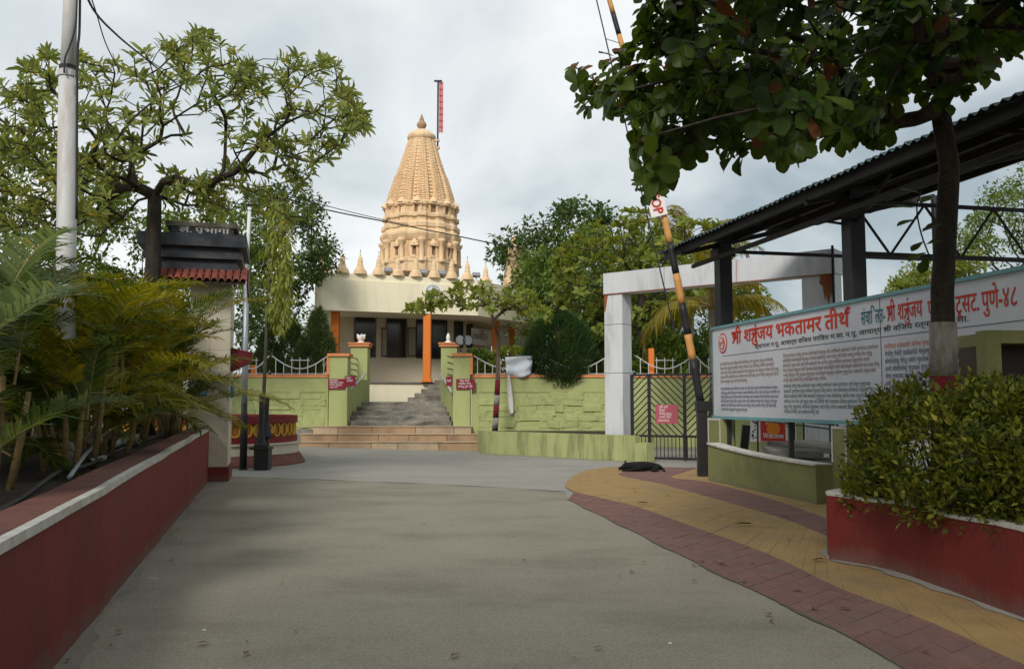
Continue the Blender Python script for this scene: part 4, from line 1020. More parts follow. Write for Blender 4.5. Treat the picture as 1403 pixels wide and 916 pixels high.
# ================================================================ poles and cables
pb = at(88, 642, 9.3); pb.z = soil_z(pb)
t = thing('utility_pole', pb, 'white peeling utility pole standing in the palm bed', 'pole')
pj, pt = at(93, 100, 9.3), at(99, -60, 9.3)
MB().tube([pb, pb.lerp(pj, .5), pj], [.105, .10, .092], 16).build('lower_tube', 'pole_paint', t, True)
MB().tube([pj - V(0, 0, .05), pt], [.078, .070], 16).build('upper_tube', 'pole_paint', t, True)
MB().tube([pj - V(0, 0, .05), pj + V(0, 0, .012)], .105, 16).build('collar', 'pole_paint', t)
MB().tube([pj + V(0, 0, .04), pj + V(0, 0, .075)], .09, 16).build('clamp', 'dark_steel', t)
def cable(pts, r, label, group='overhead cables'):
    MB().tube(bez(pts, 8), r, 5).one('cable', 'cable', label, 'cable', group, True)
cable([at(106, -40, 9.2), at(104, 30, 9.2), at(96, 62, 9.18), at(89, 80, 9.17), at(88, 100, 9.17)], .010, 'thin cable twisting round the upper part of the white utility pole')
cable([at(110, -40, 9.25), at(109, 40, 9.25), at(106, 90, 9.25), at(105, 300, 9.25)], .014, 'dark cable running straight down the side of the white utility pole')
cable([at(104, -60, 9.3), at(125, 8, 11), at(160, 48, 13), at(205, 85, 16), at(260, 130, 20)], .016, 'thick black cable from the utility pole into the tall left tree')
cable([at(108, -50, 9.3), at(130, 12, 10.5), at(145, 60, 11.5), at(165, 100, 12.5)], .008, 'thin slack cable hanging behind the utility pole into the tree')
cable([at(380, 268, 30), at(450, 288, 36), at(540, 306, 41), at(620, 322, 41.5), at(690, 336, 42), at(760, 345, 44)], .03, 'black cable strung across the front of the temple spire')
cable([at(395, 266, 30.5), at(455, 284, 36.5), at(525, 301, 41), at(560, 308, 41.5)], .018, 'thinner cable just above the one crossing the spire')
pg = gp(334, 628); pg.y = 20.4; pg = V(at(334, 600, 24.0).x, 24.0, .6); pu = at(338, 372, 24.0); pv = at(342, 284, 24.0)
t = thing('lamp_pole', pg, 'thin galvanised pole rising behind the tiled awning', 'pole')
MB().tube([pg, pu], [.085, .075], 12).build('lower_tube', 'galv', t, True); MB().tube([pu - V(0, 0, .1), pv], [.055, .05], 12).build('upper_tube', 'white_enamel', t, True); MB().tube([pg, pg + V(0, 0, .05)], .16, 12).build('base_plate', 'galv', t)

# ================================================================ round railed garden
RC = V(-8.05, 23.3, 0); RR = 2.25
t = thing('round_railing', RC, 'round red and yellow scrollwork railing on a cream plinth', 'railing')
MB().lathe([(RR + .28, 0), (RR + .26, .06), (RR + .12, .26), (RR + .05, .27)], RC, 64).build('foot', 'rail_red' if False else 'pink_coping', t)
MB().lathe([(RR + .10, .272), (RR + .10, .50), (RR + .16, .52), (RR + .16, .56), (RR, .565)], RC, 64).build('plinth', 'cream_tile', t)
MB().lathe([(RR + .04, .567), (RR + .06, .57), (RR + .06, .72), (RR - .06, .72), (RR - .06, .567)], RC, 64).build('lower_band', 'rail_red', t)
MB().lathe([(RR - .06, 1.06), (RR + .06, 1.06), (RR + .06, 1.24), (RR - .06, 1.24), (RR - .06, 1.06)], RC, 64).build('upper_band', 'rail_red', t)
MB().lathe([(RR - .05, .722), (RR - .035, .722), (RR - .035, 1.058), (RR - .05, 1.058)], RC, 64).build('backing', 'rail_orange', t)
nb = 46
tor = [(math.cos(i * math.pi / 6), math.sin(i * math.pi / 6)) for i in range(12)]
first = None
for k in range(nb):
    a = 2 * math.pi * k / nb; d = V(math.cos(a), math.sin(a), 0); sd_ = V(-d.y, d.x, 0)
    if d.y > .35: continue
    pts = [RC + d * RR + sd_ * (.13 * c_) + V(0, 0, .89 + .165 * s_) for c_, s_ in tor + [tor[0]]]
    MB().tube(pts, .024, 5, False).build('scroll', 'rail_yellow', t)
    pts = [RC + d * RR + sd_ * (.155 + .05 * c_) + V(0, 0, .89 + .06 * s_) for c_, s_ in tor + [tor[0]]]
    MB().tube(pts, .018, 4, False).build('scroll_eye', 'rail_yellow', t)
def inner(px, py, Y): p = at(px, py, Y); return p
MB().lathe([(RR - .1, .0), (RR - .1, .6), (.0, .7)], RC, 40).struct('garden_soil', 'soil')
# bollard and lantern posts
bp_ = gp(333, 643); t = thing('bollard', bp_, 'slim black bollard with narrow neck beside the round railing', 'bollard')
hB = at(333, 551, bp_.y).z
MB().lathe([(.085, 0), (.085, hB - .32), (.075, hB - .26), (.045, hB - .24), (.045, hB - .02), (.03, hB)], bp_, 16).build('post', 'black_metal', t, True)
MB().lathe([(.10, 0), (.10, .03), (.087, .04)], bp_, 16).build('foot', 'black_metal', t)
for px, pyt, pyb, Y, lab, box in ((357, 540, 612, 20.9, 'black flared pedestal post on a square black stand', True), (364.5, 543, 600, 21.3, 'black pedestal post half hidden behind a similar one', False)):
    c = at(px, pyb, Y); h = at(px, pyt, Y).z - c.z; t = thing('pedestal_post', V(c.x, c.y, 0), lab, 'post', 'black pedestal posts by the round railing')
    MB().lathe([(.16, 0), (.15, .05), (.09, .25), (.075, .32), (.06, .4), (.055, h - .3), (.065, h - .1), (.075, h - .05), (.05, h)], c, 16).build('shaft', 'black_metal', t, True)
    if box:
        MB().bevbox((c.x + .06, c.y, c.z / 2 - .02), (.34, .34, c.z - .06), .01).build('stand', 'black_metal', t); MB().bevbox((c.x + .02, c.y, c.z - .025), (.46, .44, .05), .008).build('stand_top', 'black_metal', t)
    else: MB().bevbox((c.x, c.y, c.z / 2), (.14, .14, c.z - .002), .01).build('stand', 'black_metal', t)

# ================================================================ white gateway and chevron gate
GL0, GR0 = V(at(847.5, 550, 24.9).x, 24.9, 0), V(at(1130, 550, 21.2).x, 21.2, 0); gd = (GR0 - GL0).normalized(); rg = math.atan2(gd.y, gd.x)
zg0, zg1 = at(847, 403, 24.9).z, at(847, 375, 24.9).z
t = thing('gateway', GL0, 'tall white sheet-metal gateway frame over the chevron gate', 'gateway')
MB().bevbox(V(GL0.x, GL0.y, zg0 / 2), (.60, .5, zg0 - .004), .012, rg).build('post', 'gateway_white', t)
pr_ = MB().bevbox(V(GR0.x, GR0.y, zg0 / 2), (.80, .5, zg0 - .004), .012, rg).build('post', 'gateway_white', t)
a, b = GL0 - gd * .3, GR0 + gd * .42; L = (b - a).length
MB().box((a + b) / 2 + V(0, 0, (zg0 + zg1) / 2), (L, .56, zg1 - zg0), rg).build('beam', 'gateway_white', t)
MB().box((a + b) / 2 + V(0, 0, zg0 - .014) + V(gd.y, -gd.x, 0) * .27, (L, .03, .022), rg).build('lower_edge', 'rust', t)
gn = V(gd.y, -gd.x, 0)
for zq in (at(847, 511, 24.9).z, at(847, 445, 24.9).z): MB().box(GL0 + V(0, 0, zq), (.606, .506, .012), rg).build('weld_seam', 'dark_steel', t)
for fq in (.3, .62): MB().box(a.lerp(b, fq) + V(0, 0, (zg0 + zg1) / 2), (.012, .566, zg1 - zg0 + .004), rg).build('weld_seam', 'rust', t)
MB().box(GR0 + gd * .38 + gn * .27 + V(0, 0, zg1 / 2), (.05, .05, zg1 + .15), rg).build('edge_angle', 'dark_steel', t)
st = MB(); c = GR0 + gd * .22 + gn * .256 + V(0, 0, zg0 - .01); P = [c + gd * (x * .14 + .015 * math.sin(x * 9 + k)) + V(0, 0, -y) for k, (x, y) in enumerate([(-1, 0), (1, 0), (1, .45), (.7, .6), (.5, .42), (.2, .75), (-.1, .5), (-.5, .62), (-.8, .3), (-1.2, .2)])]
st.add(P, [tuple(range(len(P) - 1, -1, -1))]); st.build('rust_patch', 'rust', t)
st = MB(); c = GL0 - gd * .24 + gn * .256 + V(0, 0, zg0 - .01); P = [c + gd * x + V(0, 0, -y) for x, y in ((-.05, 0), (.08, 0), (.06, .1), (.02, .35), (-.02, .5), (-.05, .5))]
st.add(P, [tuple(range(len(P) - 1, -1, -1))]); st.build('rust_patch', 'rust', t)
# gate
YG = 24.6; G0 = V(at(866, 550, YG).x, YG, 0); G1 = V(at(992, 550, 23.6).x, 23.6, 0); gv = (G1 - G0).normalized(); GLn = (G1 - G0).length
zb_, zm_, zt2 = at(900, 629, 24.3).z, at(900, 597, 24.3).z, at(900, 513, 24.3).z; zb_ = max(zb_, .05)
t = thing('metal_gate', G0.lerp(G1, .5), 'dark metal gate of chevron bars with short upright bars below', 'gate')
def gpx(px):                                                # metres along the gate at image column px
    d = ray(px, 550); n = V(gv.y, -gv.x, 0); s = (G0 - V(0, 0, EYE)).dot(n) / d.dot(n); return (V(0, 0, EYE) + d * s - G0).dot(gv)
ups = [0.0, gpx(889.5), gpx(938), GLn]
for i, u_ in enumerate(ups): MB().box(G0 + gv * u_ + V(0, 0, (zb_ + zt2) / 2 - .02), (.085, .06, zt2 - zb_ + .05), math.atan2(gv.y, gv.x)).build('upright', 'black_metal', t)
for z in (zb_, zm_, zt2): MB().beam(G0 + V(0, 0, z), G1 + V(0, 0, z), .045, .06).build('rail', 'black_metal', t)
for k in range(3):
    u0, u1 = ups[k] + .05, ups[k + 1] - .05; w = u1 - u0; s = -1 if k == 1 else 1; z = zm_ - w
    while z < zt2:
        # bar rises by w across the panel
        pts = []
        for f in (0., 1.):
            pts.append([u0 + w * f, z + (w * f if s > 0 else w * (1 - f))])
        (ua, za), (ub, zc2) = pts
        if za > zc2: ua, za, ub, zc2 = ub, zc2, ua, za
        lo, hi = max(za, zm_), min(zc2, zt2)
        if hi - lo > .04:
            fa, fb = (lo - za) / (zc2 - za), (hi - za) / (zc2 - za)
            A_, B_ = G0 + gv * (ua + (ub - ua) * fa) + V(0, 0, lo), G0 + gv * (ua + (ub - ua) * fb) + V(0, 0, hi)
            MB().beam(A_, B_, .025, .03).build('chevron_bar', 'black_metal', t)
        z += .185
n = int(GLn / .105)
for i in range(n):
    u_ = GLn * (i + .5) / n; MB().beam(G0 + gv * u_ + V(0, 0, zb_ + .03), G0 + gv * u_ + V(0, 0, zm_ - .03), .02).build('bar', 'black_metal', t)
pc_ = G0 + gv * gpx(914) + V(gv.y, -gv.x, 0) * .06; pc_.z = at(914, 567, 24.2).z
plaque(pc_, gv, .62, .52, 5, 'faded pink-red notice board with white lettering wired to the chevron gate', 'plaque_pink', 9)
# ================================================================ boom barrier
bb = gp(963, 653); YB = bb.y
t = thing('boom_barrier', bb, 'raised yellow and black striped boom barrier on a black post', 'barrier')
zpv = at(962, 556, YB).z
MB().bevbox(bb + V(0, 0, zpv / 2 - .05), (.21, .20, zpv - .1), .015).build('post', 'black_metal', t)
MB().bevbox(bb + V(.04, 0, zpv), (.34, .24, .22), .02).build('pivot_head', 'black_metal', t)
keys = [(962, 552), (957, 500), (953, 497), (939, 450), (927, 405), (922, 385), (913, 340), (905, 305), (900, 285), (884, 222), (872, 165), (868, 150), (846, 70), (835, 20), (829, 0), (812, -70)]
bands = [(960, 552, 954, 492, 'black_metal'), (954, 492, 941, 458, 'bar_yellow'), (941, 458, 928, 415, 'black_metal'), (928, 415, 922, 375, 'bar_yellow'), (922, 375, 911, 332, 'black_metal'), (911, 332, 902, 295, 'bar_yellow'), (902, 295, 890, 246, 'black_metal'), (890, 246, 881, 208, 'bar_yellow'), (881, 208, 872, 168, 'black_metal'), (872, 168, 862, 130, 'bar_yellow'), (862, 130, 855, 98, 'bar_yellow'), (855, 98, 842, 48, 'bar_yellow'), (842, 48, 836, 18, 'black_metal'), (836, 18, 828, -20, 'bar_yellow'), (828, -20, 815, -70, 'black_metal')]
pA, pB = at(960, 552, YB), at(815, -70, YB); bdv = pB - pA
def onboom(py):
    ztar = at(701, py, YB).z; return pA + bdv * ((ztar - pA.z) / bdv.z)
def bend(p): f = (p.z - pA.z) / bdv.z; return p + V(.16 * math.sin(math.pi * min(1, max(0, f))), 0, 0)
br = lambda py: .088 - .036 * (552 - py) / 620
for x0_, ya, x1_, yb, m in bands:
    MB().tube([bend(onboom(ya + (yb - ya) * k / 4)) for k in range(5)], [br(ya + (yb - ya) * k / 4) for k in range(5)], 12).build('band', m, t, True)
w0, w1 = bend(onboom(440)) + V(-.30, 0, 0), bend(onboom(-30)) + V(-.30, 0, 0)
wp = [bend(onboom(y)) + V(-.28 - .10 * math.sin((450 - y) / 450 * 3.1), 0, 0) for y in (455, 400, 330, 260, 180, 90, 20, -40)]
MB().tube(bez(wp, 4), .016, 5).build('tension_wire', 'cable', t)
for y in (395, 300, 175, 60): p = bend(onboom(y)); q_ = min(bez(wp, 4), key=lambda w: abs(w.z - p.z)); MB().tube([p, q_], .012, 5).build('spacer', 'galv', t)
# STOP board on the boom
sc_ = bend(onboom(276)) + V(-.15, -.12, 0); ang = math.atan2(bdv.z, bdv.x) + math.pi + .1
su = V(math.cos(ang), 0, math.sin(ang)); sv = V(-math.sin(ang), 0, math.cos(ang))
su, sv = -su, -sv
su = V(.25, 0, -.968); sv = V(.968, 0, .25)
P = [sc_ + su * x + sv * y for x, y in ((-.36, -.17), (.36, -.17), (.36, .19), (-.36, .19))]
bdp = MB().add([p + V(0, .01, 0) for p in P] + [p - V(0, .01, 0) for p in P], [(3, 2, 1, 0)[::-1], (4, 5, 6, 7), (0, 1, 5, 4), (1, 2, 6, 5), (2, 3, 7, 6), (3, 0, 4, 7)]).build('stop_board', 'white_print', t)
tx = MB(); put_text(tx, ['STOP'], sc_ - su * .31 - sv * .09 - V(0, .012, 0), su, sv, .62, .3, .04, lift=.004); tx.build('lettering', 'print_red', bdp)

# ================================================================ shelter on the right
E0, E1 = V(3.45, 19.8, 4.9), V(7.35, 1.8, 4.9); ed = V(E1.x - E0.x, E1.y - E0.y, 0).normalized(); pd = V(-ed.y, ed.x, 0)   # pd: away from the road
EL = (E1 - E0).length; SLP = .25
t = thing('shelter', V(4.62, 19, 0), 'dark open shelter with corrugated roof, steel trusses and black columns', 'shelter')
def rp_(s, d, dz=0.0): return E0 + ed * s + pd * d + V(0, 0, d * SLP + dz)
ns = 17; sw = EL / ns
for i in range(ns):
    mb = MB(); K = 24; Wd = 5.6; zo = .012 * (i % 2)
    for th_ in (0, -.012):
        for k in range(K + 1):
            s = i * sw + (sw + .05) * k / K; amp = .028 * math.cos(s / .17 * 2 * math.pi)
            for d in (-.12, Wd): mb.v.append(tuple(rp_(s, d, .1 + amp + zo + th_)))
    o2 = 2 * (K + 1)
    mb.f = [(2 * k, 2 * k + 2, 2 * k + 3, 2 * k + 1) for k in range(K)] + [(o2 + 2 * k, o2 + 2 * k + 1, o2 + 2 * k + 3, o2 + 2 * k + 2) for k in range(K)] + [(2 * k, o2 + 2 * k, o2 + 2 * k + 2, 2 * k + 2) for k in range(K)] + [(2 * k + 1, 2 * k + 3, o2 + 2 * k + 3, o2 + 2 * k + 1) for k in range(K)]
    ob = mb.build('roof_sheet', 'sheet_dark', t)
    ob.data.materials.append(MATS['sheet_edge'])
    for pi in range(2 * K, 3 * K): ob.data.polygons[pi].material_index = 1
MB().beam(rp_(0.6, .45, -.42), rp_(EL, .45, -.42), .06, .08).build('eave_beam', 'dark_steel', t)
for d in (.05, 1.3, 2.6, 3.9, 5.3): MB().beam(rp_(0, d, -.02), rp_(EL, d, -.02), .07, .14).build('purlin', 'dark_steel', t)
cols = [(V(4.62, 19.0, 0), 4.0), (V(5.56, 14.1, 0), 4.0), (V(6.6, 9.2, 0), 4.0), (V(7.6, 4.4, 0), 4.0)]
for i, (c, _) in enumerate(cols):
    s = (c - E0).dot(ed); d = (V(c.x, c.y, 0) - V(E0.x, E0.y, 0)).dot(pd); ztop = rp_(s, d, -.1).z
    w_ = .27 if i else .29
    MB().bevbox(c + V(0, 0, ztop / 2), (w_, w_, ztop), .01, math.atan2(ed.y, ed.x)).build('column', 'black_metal', t)
    MB().bevbox(c + V(0, 0, ztop - .2), (w_ + .12, w_ + .12, .2), .01, math.atan2(ed.y, ed.x)).build('column_head', 'black_metal', t)
    span = 5.35; f_ = c + pd * span
    MB().tube([f_, f_ + V(0, 0, rp_(s, d + span, -.1).z)], .075, 10).build('rear_post', 'black_metal', t)
    zb2 = 4.0 if i else 4.88
    MB().beam(c + V(0, 0, zb2), f_ + V(0, 0, zb2), .07).build('bottom_chord', 'dark_steel', t)
    if i: MB().beam(c + V(0, 0, zb2 + .86), f_ + V(0, 0, zb2 + .86), .06).build('tie', 'dark_steel', t)
    MB().beam(rp_(s, 0, -.10), rp_(s, d + span, -.10), .07, .1).build('top_chord', 'dark_steel', t)
    nw = 4
    if i == 0: continue
    for k in range(nw):
        a_, b_, m_ = c + pd * (span * k / nw), c + pd * (span * (k + 1) / nw), c + pd * (span * (k + .5) / nw)
        MB().beam(a_ + V(0, 0, zb2 + .86), m_ + V(0, 0, zb2), .032).build('web', 'dark_steel', t); MB().beam(m_ + V(0, 0, zb2), b_ + V(0, 0, zb2 + .86), .032).build('web', 'dark_steel', t)
    MB().beam(c + pd * (span * .62) + V(0, 0, zb2), rp_(s, d + span * .98, -.1), .035).build('web', 'dark_steel', t)
    for sg in (-1, 1): MB().beam(c + V(0, 0, ztop - .55), rp_(s + sg * 1.5, .5, -.1), .045).build('brace', 'dark_steel', t)
    if i < len(cols) - 1:
        n_ = cols[i + 1][0]; s2 = (n_ - E0).dot(ed); d2 = (V(n_.x, n_.y, 0) - V(E0.x, E0.y, 0)).dot(pd)
        MB().beam(rp_(s, d, -.28), rp_(s2, d2, -.28), .07).build('long_beam', 'dark_steel', t); MB().beam(f_ + V(0, 0, 4.05), n_ + pd * span + V(0, 0, 4.05), .06).build('rear_tie', 'dark_steel', t)
# ================================================================ big notice board
B0 = V(4.20, 18.3, 1.31); B1 = V(5.80, 10.05, 1.31); su = V(B1.x - B0.x, B1.y - B0.y, 0).normalized(); BL = 8.95; BH = 1.79; bn = V(su.y, -su.x, 0)
t = thing('notice_board', B0, 'long white notice board of red Devanagari titles and small print', 'sign')
def uvb(px, py):
    d = ray(px, py); o = V(0, 0, EYE); s = (B0 - o).dot(bn) / d.dot(bn); p = o + d * s - B0; return p.dot(su), p.z
def bp3(u, v, n=0.0): return B0 + su * u + V(0, 0, v) + bn * n
seam = uvb(1208, 500)[0]
for a_, b_ in ((0, seam - .006), (seam + .006, BL)):
    MB().box(bp3((a_ + b_) / 2, BH / 2, -.03), (b_ - a_, .06, BH), math.atan2(su.y, su.x)).build('panel', 'sign_white', t)
MB().beam(bp3(-.03, BH + .02, -.02), bp3(BL + .03, BH + .02, -.02), .10, .05).build('top_edge', 'teal_edge', t)
MB().beam(bp3(-.03, -.03, -.02), bp3(BL + .03, -.03, -.02), .10, .06).build('bottom_edge', 'teal_edge', t)
MB().beam(bp3(-.02, 0, -.02), bp3(-.02, BH, -.02), .09, .035, (1, 0, 0)).build('end_edge', 'teal_edge', t)
for u_ in (.5, 3.0, 5.6, 8.2): MB().beam(bp3(u_, -1.31, -.10), bp3(u_, BH - .1, -.10), .08).build('support', 'black_metal', t)
def text_at(tokens, pa, pb, vbase, size, m, bold, name='lettering'):
    u0, u1 = uvb(pa, 500)[0], uvb(pb, 500)[0]; mb = MB(); put_text(mb, tokens, bp3(u0, vbase), su, (0, 0, 1), u1 - u0, size, bold); return mb.build(name, m, t)
L_ = lambda k: ('lig', k)
text_at([L_('shra'), 'ी ', 'श', L_('tra'), 'ुंजय ', 'भक', 'तामर ', 'ती', 'थ', L_('reph')], 1004, 1166, 1.44, .36, 'print_red', .032, 'title')
text_at(['सं', 'चा', 'ि', 'लत', '-'], 1182, 1215, 1.43, .30, 'print_teal', .014, 'subtitle')
text_at([L_('shra'), 'ी ', 'श', L_('tra'), 'ुंजय '], 1218, 1270, 1.43, .34, 'print_red', .018, 'subtitle')
text_at(['पालक ', 'ट', L_('rakar'), 'स', 'ट. ', 'पुणे-', '४८'], 1274, 1398, 1.40, .34, 'print_red', .016, 'subtitle')
text_at(['स्थापना ', 'प.पू. ', 'आचार्य ', 'विजय ', 'परिवार ', 'म.सा. ', 'प.पू. ', 'आचार्य ', L_('shra'), 'ी ', 'विजय ', 'रत्नसुंदर ', 'म.सा.'], 1035, 1330, 1.285, .105, 'print_dark', .01, 'byline')
ru = MB().box(bp3((.5 + BL) / 2, 1.215, .003), (BL - .5, .004, .008), math.atan2(su.y, su.x)); ru.build('ruled_line', 'print_blue', t)
ru = MB().box(bp3(seam, BH / 2, .001), (.012, .004, BH), math.atan2(su.y, su.x)); ru.build('seam', 'print_dark', t)
cols_ = [(987, 1068, [(5, 1.02, .088, 'print_brown', 0), (6, .52, .082, 'print_blue', 1)]), (1073, 1206, [(6, 1.06, .085, 'print_brown', 2), (6, .53, .088, 'print_green', 3)]), (1213, 1352, [(1, 1.04, .1, 'print_orange', 4), (6, .93, .105, 'print_blue', 5)]), (1360, 1430, [(7, 1.0, .1, 'print_dark', 6)])]
for pa, pb, blocks in cols_:
    u0, u1 = uvb(pa, 500)[0], min(BL - .05, uvb(pb, 500)[0])
    for nl, v0, lh, m, sd_ in blocks:
        mb = MB()
        for i in range(nl): fine_print(mb, bp3(u0, v0 - i * lh), su, (0, 0, 1), u1 - u0, lh * .92, sd_ * 31 + i, fill=(.5 if (i == nl - 1 and nl > 2) else 1))
        mb.build('small_print', m, t)
ec = bp3(*uvb(990.5, 470)); e_ = MB(); 
for rr, m, nm in ((.205, 'print_red', 'emblem_rim'), (.175, 'sign_white', 'emblem_ring'), (.13, 'print_orange', 'emblem_disc')):
    MB().disc(ec + bn * (.006 + .004 * (.205 - rr) * 60), bn, rr, 28, .006).build(nm, m, t)
rays = MB()
for k in range(12):
    a_ = k * math.pi / 6; rays.beam(ec + bn * .03 + su * math.cos(a_) * .03 + V(0, 0, math.sin(a_) * .03), ec + bn * .03 + su * math.cos(a_) * .11 + V(0, 0, math.sin(a_) * .11), .012, .004)
tag(rays.build('emblem_rays', 'sign_white', t), kind='stuff')
# ================================================================ olive wall under the board
O0 = V(B0.x - .10, 18.42, 0); ow = su; on = bn
t = thing('low_wall', O0, 'low olive green wall with white outlined dip beneath the notice board', 'wall')
def ob_(u0, u1, z0, z1, n0, n1, name, m, zt=None):
    P = [O0 + ow * u + on * n for u, n in ((u0, n0), (u1, n0), (u1, n1), (u0, n1))]
    return MB().prism([p.xy[:] for p in P], z0, zt or z1).build(name, m, t)
ob_(0, .62, 0, 1.26, -.3, 0, 'pier', 'olive_paint_shaded')
u2 = uvb(1147, 600)[0] + .1
ob_(u2, u2 + .42, 0, 1.22, -.3, 0, 'pier', 'olive_paint_shaded')
z0_, z1_ = .74, .60
nseg = 12
dip = MB()
def dipz(f): return .60 + .16 * (1 - f) ** 2.2 + .02 * f
pp = [O0 + ow * (.622 + (u2 - .626) * k / nseg) for k in range(nseg + 1)]
ribbon(pp, .28, 0, [dipz(k / nseg) for k in range(nseg + 1)], 'dip_wall', 'olive_paint_shaded', t)
ribbon([p + on * .006 for p in pp], .30, [dipz(k / nseg) - .012 for k in range(nseg + 1)], [dipz(k / nseg) + .018 for k in range(nseg + 1)], 'white_line', 'white_trim', t)
ob_(0.0, .05, .0, 1.262, .002, .008, 'white_line', 'white_trim'); ob_(.052, .62, 1.215, 1.262, .002, .008, 'white_line', 'white_trim'); ob_(.575, .62, .76, 1.213, .002, .008, 'white_line', 'white_trim')
ob_(u2, u2 + .045, .66, 1.222, .002, .008, 'white_line', 'white_trim'); ob_(u2 + .047, u2 + .42, 1.18, 1.222, .002, .008, 'white_line', 'white_trim'); ob_(u2 + .38, u2 + .42, .66, 1.178, .002, .008, 'white_line', 'white_trim')
ob_(u2 + .422, u2 + 4.6, 0, .62, -.3, 0, 'run', 'olive_paint_shaded')
# olive kiosk block behind the hedge
kp = V(at(1352, 500, 9.3).x, 9.3, 0)
t = thing('kiosk', kp, 'olive green block with a dark square opening behind the hedge', 'kiosk')
zk = at(1360, 452, 9.3).z
MB().bbox(kp.x, kp.x + .16, 9.3, 9.5, 0, zk).build('side', 'olive_paint_shaded', t); MB().bbox(kp.x + .162, kp.x + 2.2, 9.3, 10.2, zk - .14, zk - .002).build('lintel', 'olive_paint_shaded', t); MB().bbox(kp.x + .162, kp.x + 2.2, 9.3, 10.2, 0, 1.0).build('sill_wall', 'olive_paint_shaded', t)
MB().bbox(kp.x + .162, kp.x + 2.2, 9.75, 10.2, 1.002, zk - .142).build('recess', 'dark_wood', t)
MB().bevbox((kp.x + .62, 9.62, 1.35), (.4, .2, .62), .02).one('meter_cabinet', 'cream_tile', 'pale cabinet standing inside the olive kiosk opening', 'cabinet')

# ================================================================ behind the board: back wall with posters
BY = 22.4; xa, xb = at(985, 560, BY).x, at(1240, 560, BY).x
t = thing('back_wall', (xa, BY, 0), 'green back wall of the shelter carrying printed panels', 'wall')
MB().bbox(xa, xb, BY, BY + .2, 0, 2.6).build('wall', 'green_paint', t)
def onback(pa, ya, pb, yb, n, name, m, par):
    a, b = at(pa, yb, BY), at(pb, ya, BY); MB().bbox(a.x, b.x, BY - n - .012, BY - n, a.z, b.z).build(name, m, par)
def poster(pa, pb, lab, red):
    a = at(pa, 605, BY); t = thing('poster', V(a.x, BY - .02, a.z), lab, 'poster'); ya = 560
    onback(pa, ya, pb, 605, .004, 'sheet', 'white_print', t)
    mb = MB(); rg_ = random.Random(pa)
    def specks(x0, x1):
        a, b = at(x0, 603, BY), at(x1, 566, BY)
        for k in range(16):
            x, z = rg_.uniform(a.x + .03, b.x - .03), rg_.uniform(a.z + .03, b.z - .03); mb.box((x, BY - .020, z), (rg_.uniform(.03, .07), .004, rg_.uniform(.02, .06)), 0, 0, rg_.uniform(-1, 1))
    if red:
        onback(1042, 568, 1075, 604, .018, 'picture', 'poster_red', t)
        c = at(1059, 587, BY); MB().lathe([(.2, -.3)], c, 3) if False else None
        MB().disc((c.x, BY - .034, c.z), (0, 1, 0), .17, 20, .004).build('sunburst', 'poster_sun', t)
        tx = MB(); a = at(1046, 603, BY); put_text(tx, ['Welcome'], V(a.x - .02, BY - .04, a.z + .06), (1, 0, 0), (0, 0, 1), .52, .2, .02)
        a = at(1049, 577, BY); put_text(tx, ['Jaimini'], V(a.x, BY - .04, a.z - .03), (1, 0, 0), (0, 0, 1), .45, .2, .02); tx.build('lettering', 'white_print', t)
        specks(1029, 1040); specks(1077, 1089)
    else:
        onback(1114, 568, 1137, 604, .018, 'picture', 'poster_blue', t)
        a, b = at(1114, 603, BY), at(1137, 582, BY); MB().lathe([(.01, 0)], (0, 0, 0), 3) if False else None
        P = [(a.x, BY - .034, a.z)] + [(a.x + (b.x - a.x) * k / 8, BY - .034, a.z + (b.z - a.z) * (.55 + .45 * math.sin(math.pi * k / 8))) for k in range(9)] + [(b.x, BY - .034, a.z)]
        MB().add(P, [tuple(range(len(P) - 1, -1, -1))]).build('arch', 'poster_tan', t)
        specks(1103, 1113)
    tag(mb.build('pattern', 'print_dark', t), kind='stuff')
poster(1028, 1090, 'red welcome poster with yellow sunburst on the green back wall', True)
poster(1102, 1146, 'blue and tan picture poster on the green back wall', False)
# ramp railing and slab pile seen under the board
t = thing('ramp_railing', at(1060, 600, 19.8), 'thin dark metal ramp railing in front of the posters', 'railing')
for (a, b) in (((1036, 571), (1143, 582)), ((1036, 575), (1143, 588))): MB().tube([at(*a, 20.5), at(*b, 17.5)], .018, 6).build('rail', 'black_metal', t)
for px, yb in ((1038, 613), (1088, 608), (1101, 607), (1137, 600)):
    Yp = 20.5 - 3 * (px - 1036) / 107; MB().tube([at(px, 569, Yp), V(at(px, yb, Yp).x, Yp, 0)], .022, 6).build('post', 'black_metal', t)
t = thing('slab_pile', at(1100, 615, 17), 'pile of broken grey concrete slabs behind the olive wall', 'rubble')
for (pa, ya, pb, yb, Y, rz) in ((1062, 606, 1140, 616, 17.0, .1), (1050, 611, 1120, 622, 16.4, -.12), (1090, 604, 1136, 612, 17.4, .25)):
    a, b = at(pa, yb, Y), at(pb, ya, Y); MB().bevbox(V((a.x + b.x) / 2, Y, (a.z + b.z) / 2 - .02), (b.x - a.x, .9, .12), .02, rz, .05, random.uniform(-.06, .06)).build('slab', 'rubble', t)
MB().bbox(5.0, 6.5, 16.2, 17.6, 0, .5).build('base', 'rubble', t)
a = at(1019, 613, 19); MB().bevbox(V(a.x, 19, .55), (.16, .12, 1.1), .01, 0, 0, .12).one('marker_post', 'black_metal', 'leaning black slab post behind the white-outlined olive pier', 'post')

